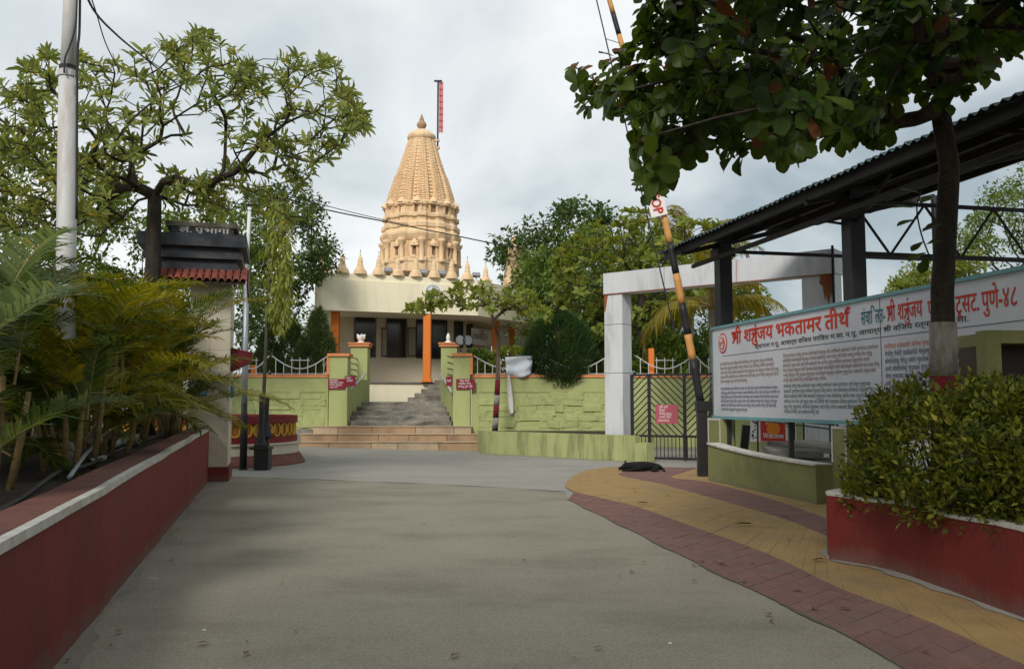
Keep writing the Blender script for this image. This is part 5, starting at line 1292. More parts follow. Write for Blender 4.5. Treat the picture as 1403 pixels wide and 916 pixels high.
# ================================================================ cloth, sheet, pipes, litter
t = thing('plastic_sheet', at(711, 505, YW), 'crumpled bluish white plastic sheet hung over the fence', 'sheet')
nx_, ny_ = 12, 8; P = []
for j in range(ny_ + 1):
    for i in range(nx_ + 1):
        u_, v_ = i / nx_, j / ny_; px = 693 + 36 * u_ + (2 - 4 * v_) * (.5 - u_) * -1; py = 489 + 24 * v_ + 5 * math.sin(u_ * 3.1) * v_ - 2 * u_
        p = at(px, py, YW - .12); P.append((p.x, p.y - .10 * math.sin(u_ * 7 + v_ * 3) * v_ - .06 * math.sin(v_ * 9 + u_ * 4), p.z))
sh_ = MB(); k = nx_ + 1; sh_.add(P, [(j * k + i, (j + 1) * k + i, (j + 1) * k + i + 1, j * k + i + 1) for j in range(ny_) for i in range(nx_)]); o = sh_.build('sheet', 'plastic_blue_white', t, True)
so_ = o.modifiers.new('thickness', 'SOLIDIFY'); so_.thickness = .008
P = []; t = thing('hanging_cloth', at(700, 540, YW), 'narrow white cloth hanging down the green wall below the plastic sheet', 'cloth')
for j in range(11):
    for i in range(7):
        v_, u_ = j / 10, i / 6; wd_ = (2.5 + 5.0 * math.sin(min(1, v_ * 1.35) * math.pi * .62)) * (1 if v_ < .85 else .55); px = 697 + 4.5 * v_ + wd_ * (u_ - .45); py = 513 + 58 * v_ - (8 * u_ if j == 10 else 0)
        p = at(px, py, YW - .13); P.append((p.x, p.y - .05 * math.cos(u_ * 9), p.z))
c_ = MB().add(P, [(j * 7 + i, (j + 1) * 7 + i, (j + 1) * 7 + i + 1, j * 7 + i + 1) for j in range(10) for i in range(6)]); o = c_.build('cloth', 'cloth_white', t, True); o.modifiers.new('thickness', 'SOLIDIFY').thickness = .01
def pipe(pts, r, m, name, label, cat):
    MB().tube(bez(pts, 6), r, 10).one(name, m, label, cat, None, True)
def soilp(px, py, dz=.06):
    p = gp(px, py, .93); p.z = soil_z(p) + dz; return p
def hollow(a, b, r, label):
    d = (b - a).normalized(); mb = MB(); n = 14; mb.tube([a, b], r, n, False); mb.tube([b, a], r * .86, n, False)
    t = thing('drain_pipe', a, label, 'pipe', 'pipe offcuts in the palm bed'); mb.build('tube', 'pvc', t, True)
    c = MB().tube([a + d * .02, a + d * .14], r * 1.12, n, False); c.build('collar', 'pvc', t, True)
hollow(soilp(150, 619, .10), soilp(196, 609, .10), .062, 'fat grey plastic pipe offcut lying on the planter soil')
hollow(soilp(122, 637, .05), soilp(142, 631, .05), .035, 'thin grey plastic pipe offcut lying on the planter soil')
pipe([soilp(-40, 720), soilp(30, 680, .05), soilp(80, 650, .06), soilp(120, 640, .05), soilp(175, 618, .06), soilp(240, 598, .06)], .022, 'cable', 'garden_hose', 'black garden hose winding along the planter soil', 'hose')
pipe([soilp(95, 655, .05), soilp(118, 636, .14), soilp(140, 622, .2)], .02, 'pvc', 'bent_stick', 'grey bent stick leaning over the planter soil', 'stick')
lits = [(268, 881, .05), (388, 799, .03), (865, 781, .045), (846, 788, .03), (997, 773, .05), (1047, 840, .045), (1057, 852, .035), (890, 689, .12), (1005, 718, .14), (965, 770, .05), (1082, 738, .06), (1068, 708, .07), (920, 680, .06), (985, 705, .06), (715, 768, .04), (730, 783, .03), (1150, 832, .05), (870, 674, .06), (1130, 766, .10), (945, 795, .04), (620, 720, .03), (520, 690, .04), (700, 735, .03)]
rgl = random.Random(5)
for k in range(46):                                       # more, thicker along the edges
    if k < 18: q_ = WL[1].lerp(WL[2], rgl.random() ** .8) - wl_out * abs(rgl.gauss(.08, .12)); pq = (V(q_.x, q_.y, 0))
    elif k < 34: q_ = As[rgl.randrange(14, len(As))]; pq = V(q_.x + abs(rgl.gauss(0, .5)) - .1, q_.y, 0)
    else: pq = gp(rgl.uniform(300, 1000), rgl.uniform(660, 900))
    d_ = pq - V(0, 0, EYE); fy = d_.y * math.cos(TH) + d_.z * math.sin(TH); fz = -d_.y * math.sin(TH) + d_.z * math.cos(TH)
    lits.append((CXP + F * d_.x / fy, CYP - F * fz / fy, rgl.uniform(.02, .05)))
for i, (px, py, s) in enumerate(lits):
    p = gp(px, py, .027); lv, lf = leaves([p + V(0, 0, .004)], [(math.cos(i * 2.3), math.sin(i * 2.3), .12)], [(.2 * math.sin(i), .2, 1)], [s * 2.0], OVAL if s < .06 else LANCE)
    tag(mesh_obj('dead_leaf', lv, lf, 'dead_leaf'), 'small curled brown leaf lying on the drive or paving', 'leaf', 'dead leaves on the ground')
for i, (px, py) in enumerate(((207, 791), (280, 862), (918, 880), (214, 792))):
    p = gp(px, py, .0145); MB().bevbox(p, (.022, .016, .005), .002, i).one('paper_scrap', 'white_print', 'tiny white scrap of paper on the concrete drive', 'paper', 'paper scraps on the drive')

# ================================================================ dog
def skin_body(name, nodes, edges, m, parent, sub=2):
    me = bpy.data.meshes.new(name); me.from_pydata([n[0] for n in nodes], edges, []); o = bpy.data.objects.new(name, me); COL.objects.link(o)
    md = o.modifiers.new('skin', 'SKIN'); me.skin_vertices or me.attributes
    if not me.skin_vertices:
        bpy.context.view_layer.objects.active = o; bpy.ops.mesh.customdata_skin_add()
    for i, n in enumerate(nodes): me.skin_vertices[0].data[i].radius = n[1] if isinstance(n[1], tuple) else (n[1], n[1])
    me.skin_vertices[0].data[0].use_root = True
    md.use_smooth_shade = True; s = o.modifiers.new('sub', 'SUBSURF'); s.levels = s.render_levels = sub
    bpy.context.view_layer.update()
    me2 = bpy.data.meshes.new_from_object(o.evaluated_get(bpy.context.evaluated_depsgraph_get())); bpy.data.objects.remove(o)
    me2.name = name; me2.materials.clear(); me2.materials.append(MATS[m])
    r = bpy.data.objects.new(name, me2); COL.objects.link(r); r.parent = parent; OFF[r.name] = OFF[parent.name] if parent else V(0, 0, 0); return r
dp = gp(878, 646); dp.z = .02
t = thing('dog', dp, 'black dog lying asleep stretched out on the paving', 'dog')
nodes = [((.30, 0, .105), .105), ((.10, .0, .12), .115), ((-.10, 0, .125), .125), ((-.24, .01, .11), .085), ((-.34, .02, .105), .075), ((-.42, .0, .075), .05), ((-.52, -.02, .045), .032),
         ((.42, .02, .10), .085), ((.50, -.02, .05), .03), ((.52, -.16, .02), .018), ((.46, -.28, .018), .012),
         ((-.12, -.14, .05), .04), ((-.30, -.2, .034), .026), ((-.46, -.17, .026), .024),
         ((.36, -.15, .06), .05), ((.20, -.25, .036), .03), ((.34, -.31, .026), .022),
         ((-.35, .05, .19), .022), ((-.345, .06, .245), .010), ((-.08, .14, .04), .035), ((-.28, .2, .03), .024),
         ((-.34, -.05, .16), .02), ((-.31, -.075, .19), .010)]
edges = [(0, 1), (1, 2), (2, 3), (3, 4), (4, 5), (5, 6), (0, 7), (7, 8), (8, 9), (9, 10), (2, 11), (11, 12), (12, 13), (0, 14), (14, 15), (15, 16), (4, 17), (17, 18), (2, 19), (19, 20), (4, 21), (21, 22)]
skin_body('body', nodes, edges, 'fur', t)
# ================================================================ vegetation
def proj(p):
    d = Vector(p) - V(0, 0, EYE); fy = d.y * math.cos(TH) + d.z * math.sin(TH); fz = -d.y * math.sin(TH) + d.z * math.cos(TH)
    if fy < .05: return None
    return CXP + F * d.x / fy, CYP - F * fz / fy
# ---- areca palms in the bed
def areca(px, py, off, label, nf, h, m, spread=1.0, lean=0.0, seed=0, az_range=None, length=1.5):
    random.seed(seed + 100)
    c = gp(px, py, .95); c = V(c.x, c.y, 0)
    # slide onto the bed line at the given distance from the wall
    s = (c - WL[1]).dot(wdir); c = WL[1] + wdir * s + wl_out * off; c.z = soil_z(c) - .03
    t = thing('areca_palm', c, label, 'palm', 'areca palms in the long planter')
    for k in range(5):
        a = random.random() * 6.28; r = random.uniform(.05, .28); b = c + V(math.cos(a) * r, math.sin(a) * r, 0); hh = h * random.uniform(.35, .62)
        top = b + V(math.cos(a) * .12, math.sin(a) * .12, hh); MB().tube([b, b.lerp(top, .5) + V(.01, 0, 0), top], [.035, .03, .022], 8).build('stem', 'palm_stem', t, True)
    for k in range(nf):
        az = random.uniform(*(az_range or (0, 6.283))); a2 = random.random() * 6.28
        b = c + V(math.cos(a2) * .18, math.sin(a2) * .18, h * (random.uniform(.28, .62) if k % 3 else random.uniform(.08, .3)))
        rise = random.uniform(.75, 1.35) if k % 3 else random.uniform(.45, .95); L = length * random.uniform(.75, 1.15)
        mb, lv, lf = frond(b, az, L, rise, random.uniform(1.0, 1.9), 46, .46 * L / 1.5, .028, .36, .34, .012, .60, 10)
        f = mb.build('frond', 'palm_stem', t)
        mesh_obj('leaflets', [tuple(v) for v in lv], lf, random.choice(m), f)
    return t
gG, gY = 'frond_green', 'frond_yellow'
areca(-60, 690, .85, 'dark green areca palm at the open end of the planter, before the white pole', 20, 2.0, [gG], seed=1, length=1.6, az_range=(3.3, 6.9))
areca(20, 660, 1.0, 'dark green areca palm just before the white utility pole', 22, 2.1, [gG, gG, gG, gY], seed=2, length=1.6, az_range=(3.2, 7.0))
areca(40, 645, 1.9, 'areca palm behind the white utility pole, deep in the bed', 18, 2.3, [gG], seed=3, length=1.7)
areca(115, 632, .85, 'yellowing areca palm just past the white utility pole', 20, 2.2, [gY, gY, gG], seed=4, length=1.6)
areca(160, 618, 1.4, 'large yellow-green areca palm at the middle of the planter', 21, 2.6, [gY, gY, gG], seed=5, length=1.9)
areca(195, 610, .8, 'yellow areca palm beside the fat grey pipe', 20, 2.2, [gY], seed=6, length=1.6)
areca(228, 603, 1.1, 'golden areca palm second from the gate pillar', 20, 2.6, [gY, gY, gG], seed=7, length=1.7)
areca(252, 596, .8, 'yellow-green areca palm leaning against the gate pillar', 19, 2.4, [gY, gG, gY], seed=8, length=1.5)
areca(240, 600, .65, 'broad golden areca palm whose fronds brush the gate pillar', 22, 2.5, [gY, gY, gG], seed=24, length=1.9)
areca(185, 612, 1.0, 'bright yellow areca palm at the middle of the planter front row', 22, 2.6, [gY], seed=25, length=1.9, az_range=(3.6, 8.4))
areca(272, 592, .7, 'small low areca palm at the foot of the gate pillar', 9, 1.1, [gG, gY], seed=9, length=.9)
areca(-20, 640, 2.6, 'areca palm in the back row level with the near dark one', 22, 1.9, [gG], seed=12, length=1.8)
areca(60, 625, 2.5, 'areca palm in the back row directly behind the white pole', 22, 2.0, [gG, gG, gY], seed=13, length=1.8)
areca(110, 612, 2.4, 'yellow areca palm in the back row past the white pole', 22, 2.1, [gY, gG], seed=14, length=1.8)
areca(160, 603, 2.3, 'areca palm in the back row at the middle of the bed', 22, 2.2, [gY, gG], seed=15, length=1.8)
areca(205, 597, 2.0, 'areca palm in the back row nearest the gate pillar', 20, 2.2, [gY, gG], seed=16, length=1.7)
areca(70, 640, .75, 'young areca palm between the white pole and planter coping', 14, 1.3, [gG, gG, gY], seed=18, length=1.0, az_range=(3.0, 6.6))
areca(140, 625, .7, 'young areca palm behind the thin grey pipe', 12, 1.2, [gY, gG], seed=19, length=1.0)
random.seed(11); np.random.seed(11)
# ---- tall tree behind the planter, left
tb = at(203, 400, 16.6); tb.z = .9; fk = at(212, 268, 16.6)
t = thing('frangipani_tree', tb, 'tall open-branched tree with leaf rosettes behind the white utility pole', 'tree')
trunk = [tb, tb.lerp(fk, .35) + V(-.06, 0, 0), tb.lerp(fk, .7) + V(.03, 0, 0), fk]
tips = []
outline = [(10, 175, 150), (60, 120, 150), (120, 95, 130), (170, 110, 140), (230, 95, 90), (290, 60, 60), (330, 105, 70), (400, 120, 60), (450, 110, 60), (480, 160, 50), (430, 170, 60), (380, 160, 80), (330, 150, 80), (280, 120, 70), (250, 150, 70)]
while len(tips) < 430:
    u_ = random.random(); px = -70 + 570 * u_
    top = np.interp(px, [-70, 0, 60, 100, 140, 190, 235, 290, 330, 365, 400, 455, 500], [150, 112, 75, 70, 85, 72, 55, 40, 75, 100, 70, 78, 150])
    bot = np.interp(px, [-70, 0, 100, 150, 210, 250, 320, 380, 440, 500], [330, 330, 320, 290, 200, 190, 200, 215, 225, 170])
    f = random.random() ** 1.25; py = top + (bot - top) * f
    Y = 16.6 + random.uniform(-2.6, 2.6) * (1 - .3 * abs(u_ - .45) * 2)
    if 160 < px < 330 and f > .45 and random.random() < .6: continue
    tips.append(at(px, py, Y))
for k in range(80): tips.append(at(random.uniform(-40, 190), random.uniform(190, 325), 17.2 + random.uniform(-1.5, 1.5)))
for k in range(75): tips.append(at(random.uniform(225, 425), random.uniform(225, 300), 17.2 + random.uniform(-1.5, 1.5)))
pos, rad, chains, ends = tree_wood(t, trunk, tips, 'bark_dark', .18, .0068, kmax=1.35, step=.35, wob=.10, up=.06, power=2.2)
P, D, N, S = rosettes(ends, 14, .25, .85, -.1, .05)
lv, lf = leaves(P, D, N, S, LANCE); tag(mesh_obj('crown', lv, lf, 'leaf_rosette', t), kind='stuff')
# ---- generic leafy tree
def leafy(name, label, base, fork, tips, m, bark, r, nleaf, size, crad, tpl=OVAL, flat=.75, group=None, ros=None, **kw):
    t = thing(name, base, label, 'tree', group)
    tr = [Vector(base), Vector(base).lerp(Vector(fork), .5) + V(.05, .03, 0), Vector(fork)]
    pos, rad, chains, ends = tree_wood(t, tr, tips, bark, r, **kw)
    if ros: P, D, N, S = rosettes(ends, ros, size, .95, .25, .06)
    else: P, D, N, S = clouds([e_[0] for e_ in ends], [crad * random.uniform(.6, 1.3) for _ in ends], nleaf, size, flat)
    lv, lf = leaves(P, D, N, S, tpl); tag(mesh_obj('crown', lv, lf, m, t), kind='stuff'); return t
def tips_px(n, pts_top, pts_bot, x0, x1, Y, dY, hollow=.0):
    out = []
    while len(out) < n:
        px = random.uniform(x0, x1); top = np.interp(px, *zip(*pts_top)); bot = np.interp(px, *zip(*pts_bot))
        if bot <= top: continue
        py = top + (bot - top) * random.random() ** 1.1; k = math.sqrt(max(0, 1 - ((px - (x0 + x1) / 2) / ((x1 - x0) / 2 + 1)) ** 2))
        out.append(at(px, py, Y + random.uniform(-dY, dY) * (.35 + .65 * k)))
    return out
# dark tree left of the temple
leafy('shade_tree', 'dark dense tree left of the temple behind the drooping pale tree', V(-11.2, 34.5, 0), at(385, 400, 34.5), tips_px(90, [(330, 300), (360, 262), (400, 250), (435, 270), (452, 320)], [(330, 480), (400, 430), (440, 400), (452, 360)], 325, 452, 34.5, 2.2), 'leaf_dark', 'bark_dark', .22, 9500, .20, .62, step=.7)
leafy('shade_tree', 'dark dense tree far behind the palm bed and white pole', V(-17, 27, 0), at(40, 420, 27), tips_px(80, [(-80, 260), (0, 215), (80, 200), (140, 235), (190, 300)], [(-80, 440), (190, 430)], -90, 190, 27, 2.5), 'leaf_mid', 'bark_dark', .2, 9000, .19, .6, step=.7)
leafy('shade_tree', 'mid green tree behind the navy capital of the gate pillar', V(-11.5, 27.5, 0), at(250, 420, 27.5), tips_px(50, [(180, 330), (240, 285), (300, 270), (350, 290)], [(180, 430), (350, 420)], 180, 350, 27.5, 1.8), 'leaf_mid', 'bark_dark', .16, 6000, .17, .55, step=.7)
# drooping pale tree
pb_ = V(at(361, 500, 25).x, 25, .55); t = thing('mast_tree', pb_, 'slim pale green weeping tree in the round garden', 'tree')
ptop = at(378, 262, 25)
MB().tube([pb_, pb_.lerp(ptop, .5) + V(-.05, 0, 0), ptop], [.06, .045, .015], 8).build('trunk', 'bark_grey', t, True)
P, D, N, S = [], [], [], []
for k in range(1150):
    f = random.choice((.05, .13, .22, .3, .38, .47, .56, .65, .73, .82, .9, .97)) + random.gauss(0, .028); f = min(1, max(0, f)); py = 278 + 172 * f; w = np.interp(py, [278, 300, 340, 400, 435, 450], [12, 19, 22, 23, 17, 5]); a = random.random() * 6.28; rr = math.sqrt(random.random()) * (1 + .22 * math.sin(f * 37 + 2 * a))
    p = at(381 + 2 * f + w * rr * math.cos(a), py, 25 + .45 * rr * math.sin(a)); P.append(p); D.append((.5 * math.cos(a) + random.gauss(0, .2), .5 * math.sin(a), -1)); N.append((math.cos(a), math.sin(a), .4)); S.append(random.uniform(.16, .30))
lv, lf = leaves(P, D, N, S, LANCE); tag(mesh_obj('crown', lv, lf, 'leaf_pale', t), kind='stuff')
# cypress shrubs behind the left wall
def shrub(px, pyt, pyb, wpx, Y, label, m, n, size, name='cypress_shrub', cone=1.0, tpl=NEEDLE, cat='shrub'):
    b = at(px, pyb, Y); tp = at(px, pyt, Y); H = tp.z - b.z; Rm = wpx / 2 * Y / F
    t = thing(name, V(b.x, Y, 0), label, cat)
    MB().tube([V(b.x, Y, 0), b + V(0, 0, H * .5), b + V(0, 0, H * .85)], [.06, .04, .01], 6).build('stem', 'bark_brown', t)
    P, D, N, S = [], [], [], []; tuft = [(random.random(), random.random() * 6.28, random.uniform(.75, 1.12)) for _ in range(70 if cone == 1 else 170)]
    for k in range(n):
        f, a, q = random.choice(tuft); f = min(.99, max(0, f + random.gauss(0, .06))); a += random.gauss(0, .35)
        prof = (math.sqrt(max(0.02, 1 - (2 * f - .92) ** 2 / 1.18)) if cone < 1 else (1 - f) ** .75 * (.35 + .65 * min(1, f * 6)))
        rr = Rm * prof * q * random.uniform(.55, 1.0) ** .5; d = V(math.cos(a), math.sin(a), 0)
        P.append(V(b.x, Y, b.z + H * f) + d * rr); D.append(d * .8 + V(0, 0, .55 + .5 * random.random()) + Vector(rnd_unit(1)[0]) * .45); N.append(V(0, 0, 1) + Vector(rnd_unit(1)[0]) * .8); S.append(size * random.uniform(.6, 1.3))
    lv, lf = leaves(P, D, N, S, tpl); tag(mesh_obj('foliage', lv, lf, m, t), kind='stuff')
shrub(436, 425, 520, 66, 32.6, 'tall yellow-green cypress shrub beside the left orange column', 'leaf_cypress', 5200, .26)
shrub(398, 440, 520, 62, 32.8, 'bluish green cypress shrub behind the middle of the left fence', 'leaf_cypress', 4600, .26)
shrub(366, 455, 520, 56, 32.4, 'dark low cypress shrub beside the small orange post', 'leaf_dark', 3600, .24)
shrub(418, 465, 520, 60, 32.0, 'bushy young cypress in front of the two taller ones', 'leaf_cypress', 3600, .22)
shrub(766, 430, 532, 92, 31.6, 'big round dark green bush bulging over the compound wall', 'leaf_bush', 30000, .17, 'round_bush', .5)
shrub(700, 478, 520, 60, 33.5, 'small yellowish bush behind the plastic sheet', 'leaf_yellowgreen', 1600, .2, 'garden_bush', .5, OVAL)
shrub(655, 480, 520, 40, 33.8, 'small green bush beside the right low pier', 'leaf_mid', 1200, .2, 'garden_bush', .5, OVAL)
shrub(905, 455, 545, 70, 34.0, 'leafy garden bush behind the fence above the chevron gate', 'leaf_mid', 3000, .24, 'garden_bush', .5, OVAL)
shrub(945, 470, 545, 60, 35.0, 'dark garden bush behind the barrier post', 'leaf_dark', 2600, .24, 'garden_bush', .5, OVAL)
shrub(820, 465, 545, 70, 33.5, 'dark garden bush between the round bush and white gateway', 'leaf_dark', 2800, .24, 'garden_bush', .5, OVAL)
# trees right of the temple
leafy('shade_tree', 'dark green dense tree beside the temple roof shrine', V(2.6, 46, 0), at(765, 430, 46), tips_px(110, [(680, 360), (690, 320), (730, 300), (770, 283), (810, 285), (850, 310), (870, 370)], [(680, 430), (760, 470), (870, 460)], 682, 868, 46, 3.0), 'leaf_dark', 'bark_dark', .3, 13000, .30, .85, step=.9)
leafy('almond_tree', 'broad yellow-green tree of layered branches behind the white gateway', V(at(880, 500, 34).x, 34, 0), at(878, 400, 34), tips_px(260, [(762, 350), (790, 325), (830, 300), (870, 285), (930, 290), (985, 300), (1005, 350)], [(762, 470), (850, 470), (900, 440), (1005, 400)], 762, 1003, 34, 2.6), 'leaf_yellowgreen', 'bark_dark', .2, 0, .36, .5, ros=12, step=.6, up=.12)
leafy('almond_tree', 'dense leafy tree filling in behind the round dark bush', V(at(800, 500, 36).x, 36, 0), at(800, 450, 36), tips_px(90, [(735, 420), (770, 380), (830, 370), (900, 400)], [(735, 500), (900, 500)], 735, 900, 36, 2.0), 'leaf_mid', 'bark_dark', .18, 0, .30, .5, ros=10, step=.6)
leafy('shade_tree', 'bright green tree between the dark tree and the white gateway', V(at(830, 500, 40).x, 40, 0), at(830, 430, 40), tips_px(110, [(715, 370), (760, 330), (820, 305), (880, 310), (930, 330)], [(715, 480), (930, 490)], 715, 930, 40, 2.4), 'leaf_mid', 'bark_dark', .25, 13000, .26, .75, step=.8)
leafy('shade_tree', 'leafy tree behind the coconut palms and shelter column', V(at(1000, 500, 42).x, 42, 0), at(990, 440, 42), tips_px(80, [(900, 400), (960, 360), (1020, 380), (1060, 430)], [(900, 500), (1060, 500)], 900, 1060, 42, 2.4), 'leaf_mid', 'bark_dark', .25, 9000, .26, .75, step=.8)
# young tree in the low planter
yb = V(at(678, 586, 29.6).x, 29.6, .55); yfk = at(683, 462, 29.6)
t = thing('young_tree', yb, 'young flat-topped tree with white and red painted trunk in the low planter', 'tree')
tips = tips_px(150, [(555, 424), (590, 400), (640, 388), (680, 385), (720, 398), (752, 425)], [(555, 428), (600, 420), (640, 420), (700, 426), (752, 436)], 556, 752, 29.6, 1.9)
pos, rad, chains, ends = tree_wood(t, [yb, yb.lerp(yfk, .5) + V(.03, 0, 0), yfk], tips, 'bark_brown', .085, .010, step=.4, up=.08)
P, D, N, S = rosettes(ends, 9, .25, 1.0, .0, .04)
lv, lf = leaves(P, D, N, S, OVAL); tag(mesh_obj('crown', lv, lf, 'leaf_yellowgreen', t), kind='stuff')
for ya, yb2, m in ((555, 541, 'lime_wash'), (541, 520, 'band_red'), (572, 555, 'band_red'), (586, 572, 'lime_wash')):
    f0, f1 = [(at(678, y, 29.6).z - yb.z) / (yfk.z - yb.z) for y in (ya, yb2)]
    cc = lambda f: yb.lerp(yfk, f) + V(.03 * min(1, f * 2), 0, 0)
    MB().tube([cc(f0), cc(f1)], [.104 - .025 * f0, .104 - .025 * f1], 10).build('paint_band', m, t, True)
# coconut palms by the gateway
def coco(px, pyb, pyt, Y, label, nf, L, seed):
    random.seed(seed); b = V(at(px, pyb, Y).x, Y, 0); tp = at(px, pyt, Y); t = thing('coconut_palm', b, label, 'palm', 'coconut palms behind the gateway')
    MB().tube([b, b.lerp(tp, .5) + V(.08, 0, 0), tp], [.17, .13, .11], 10).build('trunk', 'bark_grey', t, True)
    for k in range(nf):
        az = 6.283 * k / nf + random.uniform(-.25, .25); mb, lv, lf = frond(tp + V(0, 0, .1), az, L * random.uniform(.8, 1.1), random.uniform(.15, 1.3), random.uniform(1.3, 2.3), 46, .75, .05, .1, .75, .03, .66, 12)
        f = mb.build('frond', 'palm_stem', t); mesh_obj('leaflets', [tuple(v) for v in lv], lf, 'frond_coconut' if random.random() < .65 else 'leaf_yellowgreen', f)
coco(975, 600, 425, 28, 'coconut palm with drooping yellow fronds behind the gateway beam', 15, 3.0, 3)
coco(945, 600, 355, 38, 'taller coconut palm whose fronds show above the shelter eave', 13, 3.6, 5)
random.seed(21)
# trees beyond the shelter
leafy('shade_tree', 'feathery green tree beyond the shelter trusses', V(at(1390, 500, 30).x, 30, 0), at(1390, 400, 30), tips_px(110, [(1290, 350), (1340, 300), (1365, 240), (1400, 225), (1500, 200)], [(1290, 430), (1500, 440)], 1290, 1500, 30, 2.5), 'leaf_mid', 'bark_dark', .25, 10000, .15, .5, step=.7)
leafy('shade_tree', 'low leafy tree peeping over the notice board', V(at(1290, 500, 27).x, 27, 0), at(1275, 450, 27), tips_px(50, [(1222, 390), (1250, 365), (1300, 350), (1340, 350)], [(1222, 420), (1340, 430)], 1224, 1340, 27, 1.2), 'leaf_yellowgreen', 'bark_dark', .12, 5000, .14, .35, step=.5)
for i, (x, y, h, w) in enumerate(((-30, 60, 9, 6), (-22, 55, 8, 5), (-14, 62, 9, 6), (8, 60, 8, 6), (15, 58, 7, 5), (23, 60, 8, 6), (-40, 48, 9, 6), (31, 56, 8, 6))):
    lab = ['grey-green', 'low', 'tall', 'broad', 'thin', 'round', 'dark', 'pale'][i] + ' distant tree beyond the ' + ('palm bed' if x < -10 else 'shelter') + ' on the horizon'
    tp_ = shell_tips((x, y, h * .55), (w, w * .6, h * .42), 45, -.7, .3)
    leafy('distant_tree', lab, V(x, y, 0), V(x, y, h * .35), tp_, 'leaf_dark' if i % 2 else 'leaf_mid', 'bark_dark', .25, 4500, .34, 1.2, step=1.2, group='distant trees')
# ---- hedge in the right planter
hc = V(4.9, 7.4, 0); t = thing('hedge', V(4.7, 7.6, .6), 'bushy yellow-green hedge growing in the red planter', 'hedge')
P, D, N, S = [], [], [], []; tufts = []
tries = 0
while len(tufts) < 800 and tries < 200000:
    tries += 1
    p = V(random.uniform(3.3, 6.6), random.uniform(4.2, 9.5), random.uniform(.62, 1.95))
    # outline of the hedge: inside the planter line, rounded shoulder, bumpy top
    wx = np.interp(p.y, [3, 4.7, 6.4, 7.3, 8.0, 8.75, 9.6], [5.3, 4.5, 3.86, 3.55, 3.36, 3.26, 3.75])
    dx = p.x - wx
    if dx < 0: continue
    topz = .72 + 1.08 * min(1, dx / .55) ** .45 + .08 * math.sin(p.x * 5 + p.y * 3)
    topz = min(topz, np.interp(p.y, [3, 5, 6.5, 8.7, 9.6], [1.62, 1.64, 1.66, 1.70, 1.5]) + .06 * math.sin(p.x * 7 + p.y * 2))
    if p.z > topz: continue
    if p.z < topz - .25 and dx > .40: continue
    tufts.append(p)
for p in tufts:
    for k in range(52):
        o = Vector(rnd_unit(1)[0]) * random.random() ** .5 * .15; P.append(p + o); D.append(o.normalized() * .6 + V(-.25, -.2, .55) + Vector(rnd_unit(1)[0]) * .6); N.append(V(-.2, -.3, 1) + Vector(rnd_unit(1)[0]) * .5); S.append(random.uniform(.035, .095))
for p in random.sample(tufts, 150):                      # long new shoots standing out of the mass
    d = (V(random.gauss(-.35, .4), random.gauss(-.2, .4), 1)).normalized(); L = random.uniform(.12, .30)
    for k in range(11):
        a = k * 2.4; q = p + d * (.08 + L * k / 11); o = V(math.cos(a), math.sin(a), .3); P.append(q); D.append(o + d * .6); N.append(d); S.append(random.uniform(.05, .10) * (1.15 - .5 * k / 11))
lv, lf = leaves(P, D, N, S, OVAL); tag(mesh_obj('foliage', lv, lf, 'leaf_hedge', t), kind='stuff')
sm_ = MB()
for p in tufts[::6]: b = V(p.x * .8 + .2 * 4.9, p.y * .9 + .1 * 7, .58); sm_.tube([b, b.lerp(p, .55) + V(0, 0, .05), p], [.012, .009, .004], 4, False)
tag(sm_.build('stems', 'bark_dark', t), kind='stuff')
# ---- almond tree over the right planter
ab = V(at(1292, 560, 8.9).x, 8.9, .55); am1, am2, afk = at(1291, 400, 8.9), at(1301, 230, 8.9), at(1288, 150, 8.7)
t = thing('almond_tree', ab, 'big-leaved almond tree with whitewashed trunk shading the right planter', 'tree')
trunk = [ab, ab.lerp(am1, .5), am1, am2, afk]
border_x = [780, 790, 800, 815, 830, 850, 862, 868, 880, 905, 935, 960, 1000, 1040, 1090, 1110, 1150, 1195, 1225, 1235, 1250, 1300, 1340, 1403, 1600]
border_y = [90, 150, 165, 130, 155, 140, 180, 262, 275, 262, 228, 205, 235, 205, 228, 200, 205, 205, 190, 120, 130, 150, 110, 75, 60]
def bad(p, m=0):
    q = proj(p)
    if q is None: return False
    if q[0] < 770 or q[0] > 1900: return q[1] > -40
    if q[0] < 864 and q[1] < 66: return True
    return q[1] > np.interp(q[0], border_x, border_y) - m
tips = []; guard = 0
while len(tips) < 900 and guard < 300000:
    guard += 1
    p = V(random.uniform(-.6, 8.6), random.uniform(2.4, 11.5), random.uniform(3.1, 6.3))
    q = proj(p)
    if q is None or bad(p, 22): continue
    e_ = ((p.x - 4.0) / 4.4) ** 2 + ((p.y - 7.0) / 4.8) ** 2 + ((p.z - 4.1) / 2.2) ** 2
    if e_ > 1: continue
    if p.y < 5.6 and -60 < q[1] and q[0] < 1480: continue
    if p.y < 4.5 and random.random() < .4: continue
    if not (-50 < q[0] < 1500 and -250 < q[1]) and random.random() < .6: continue
    tips.append(p)
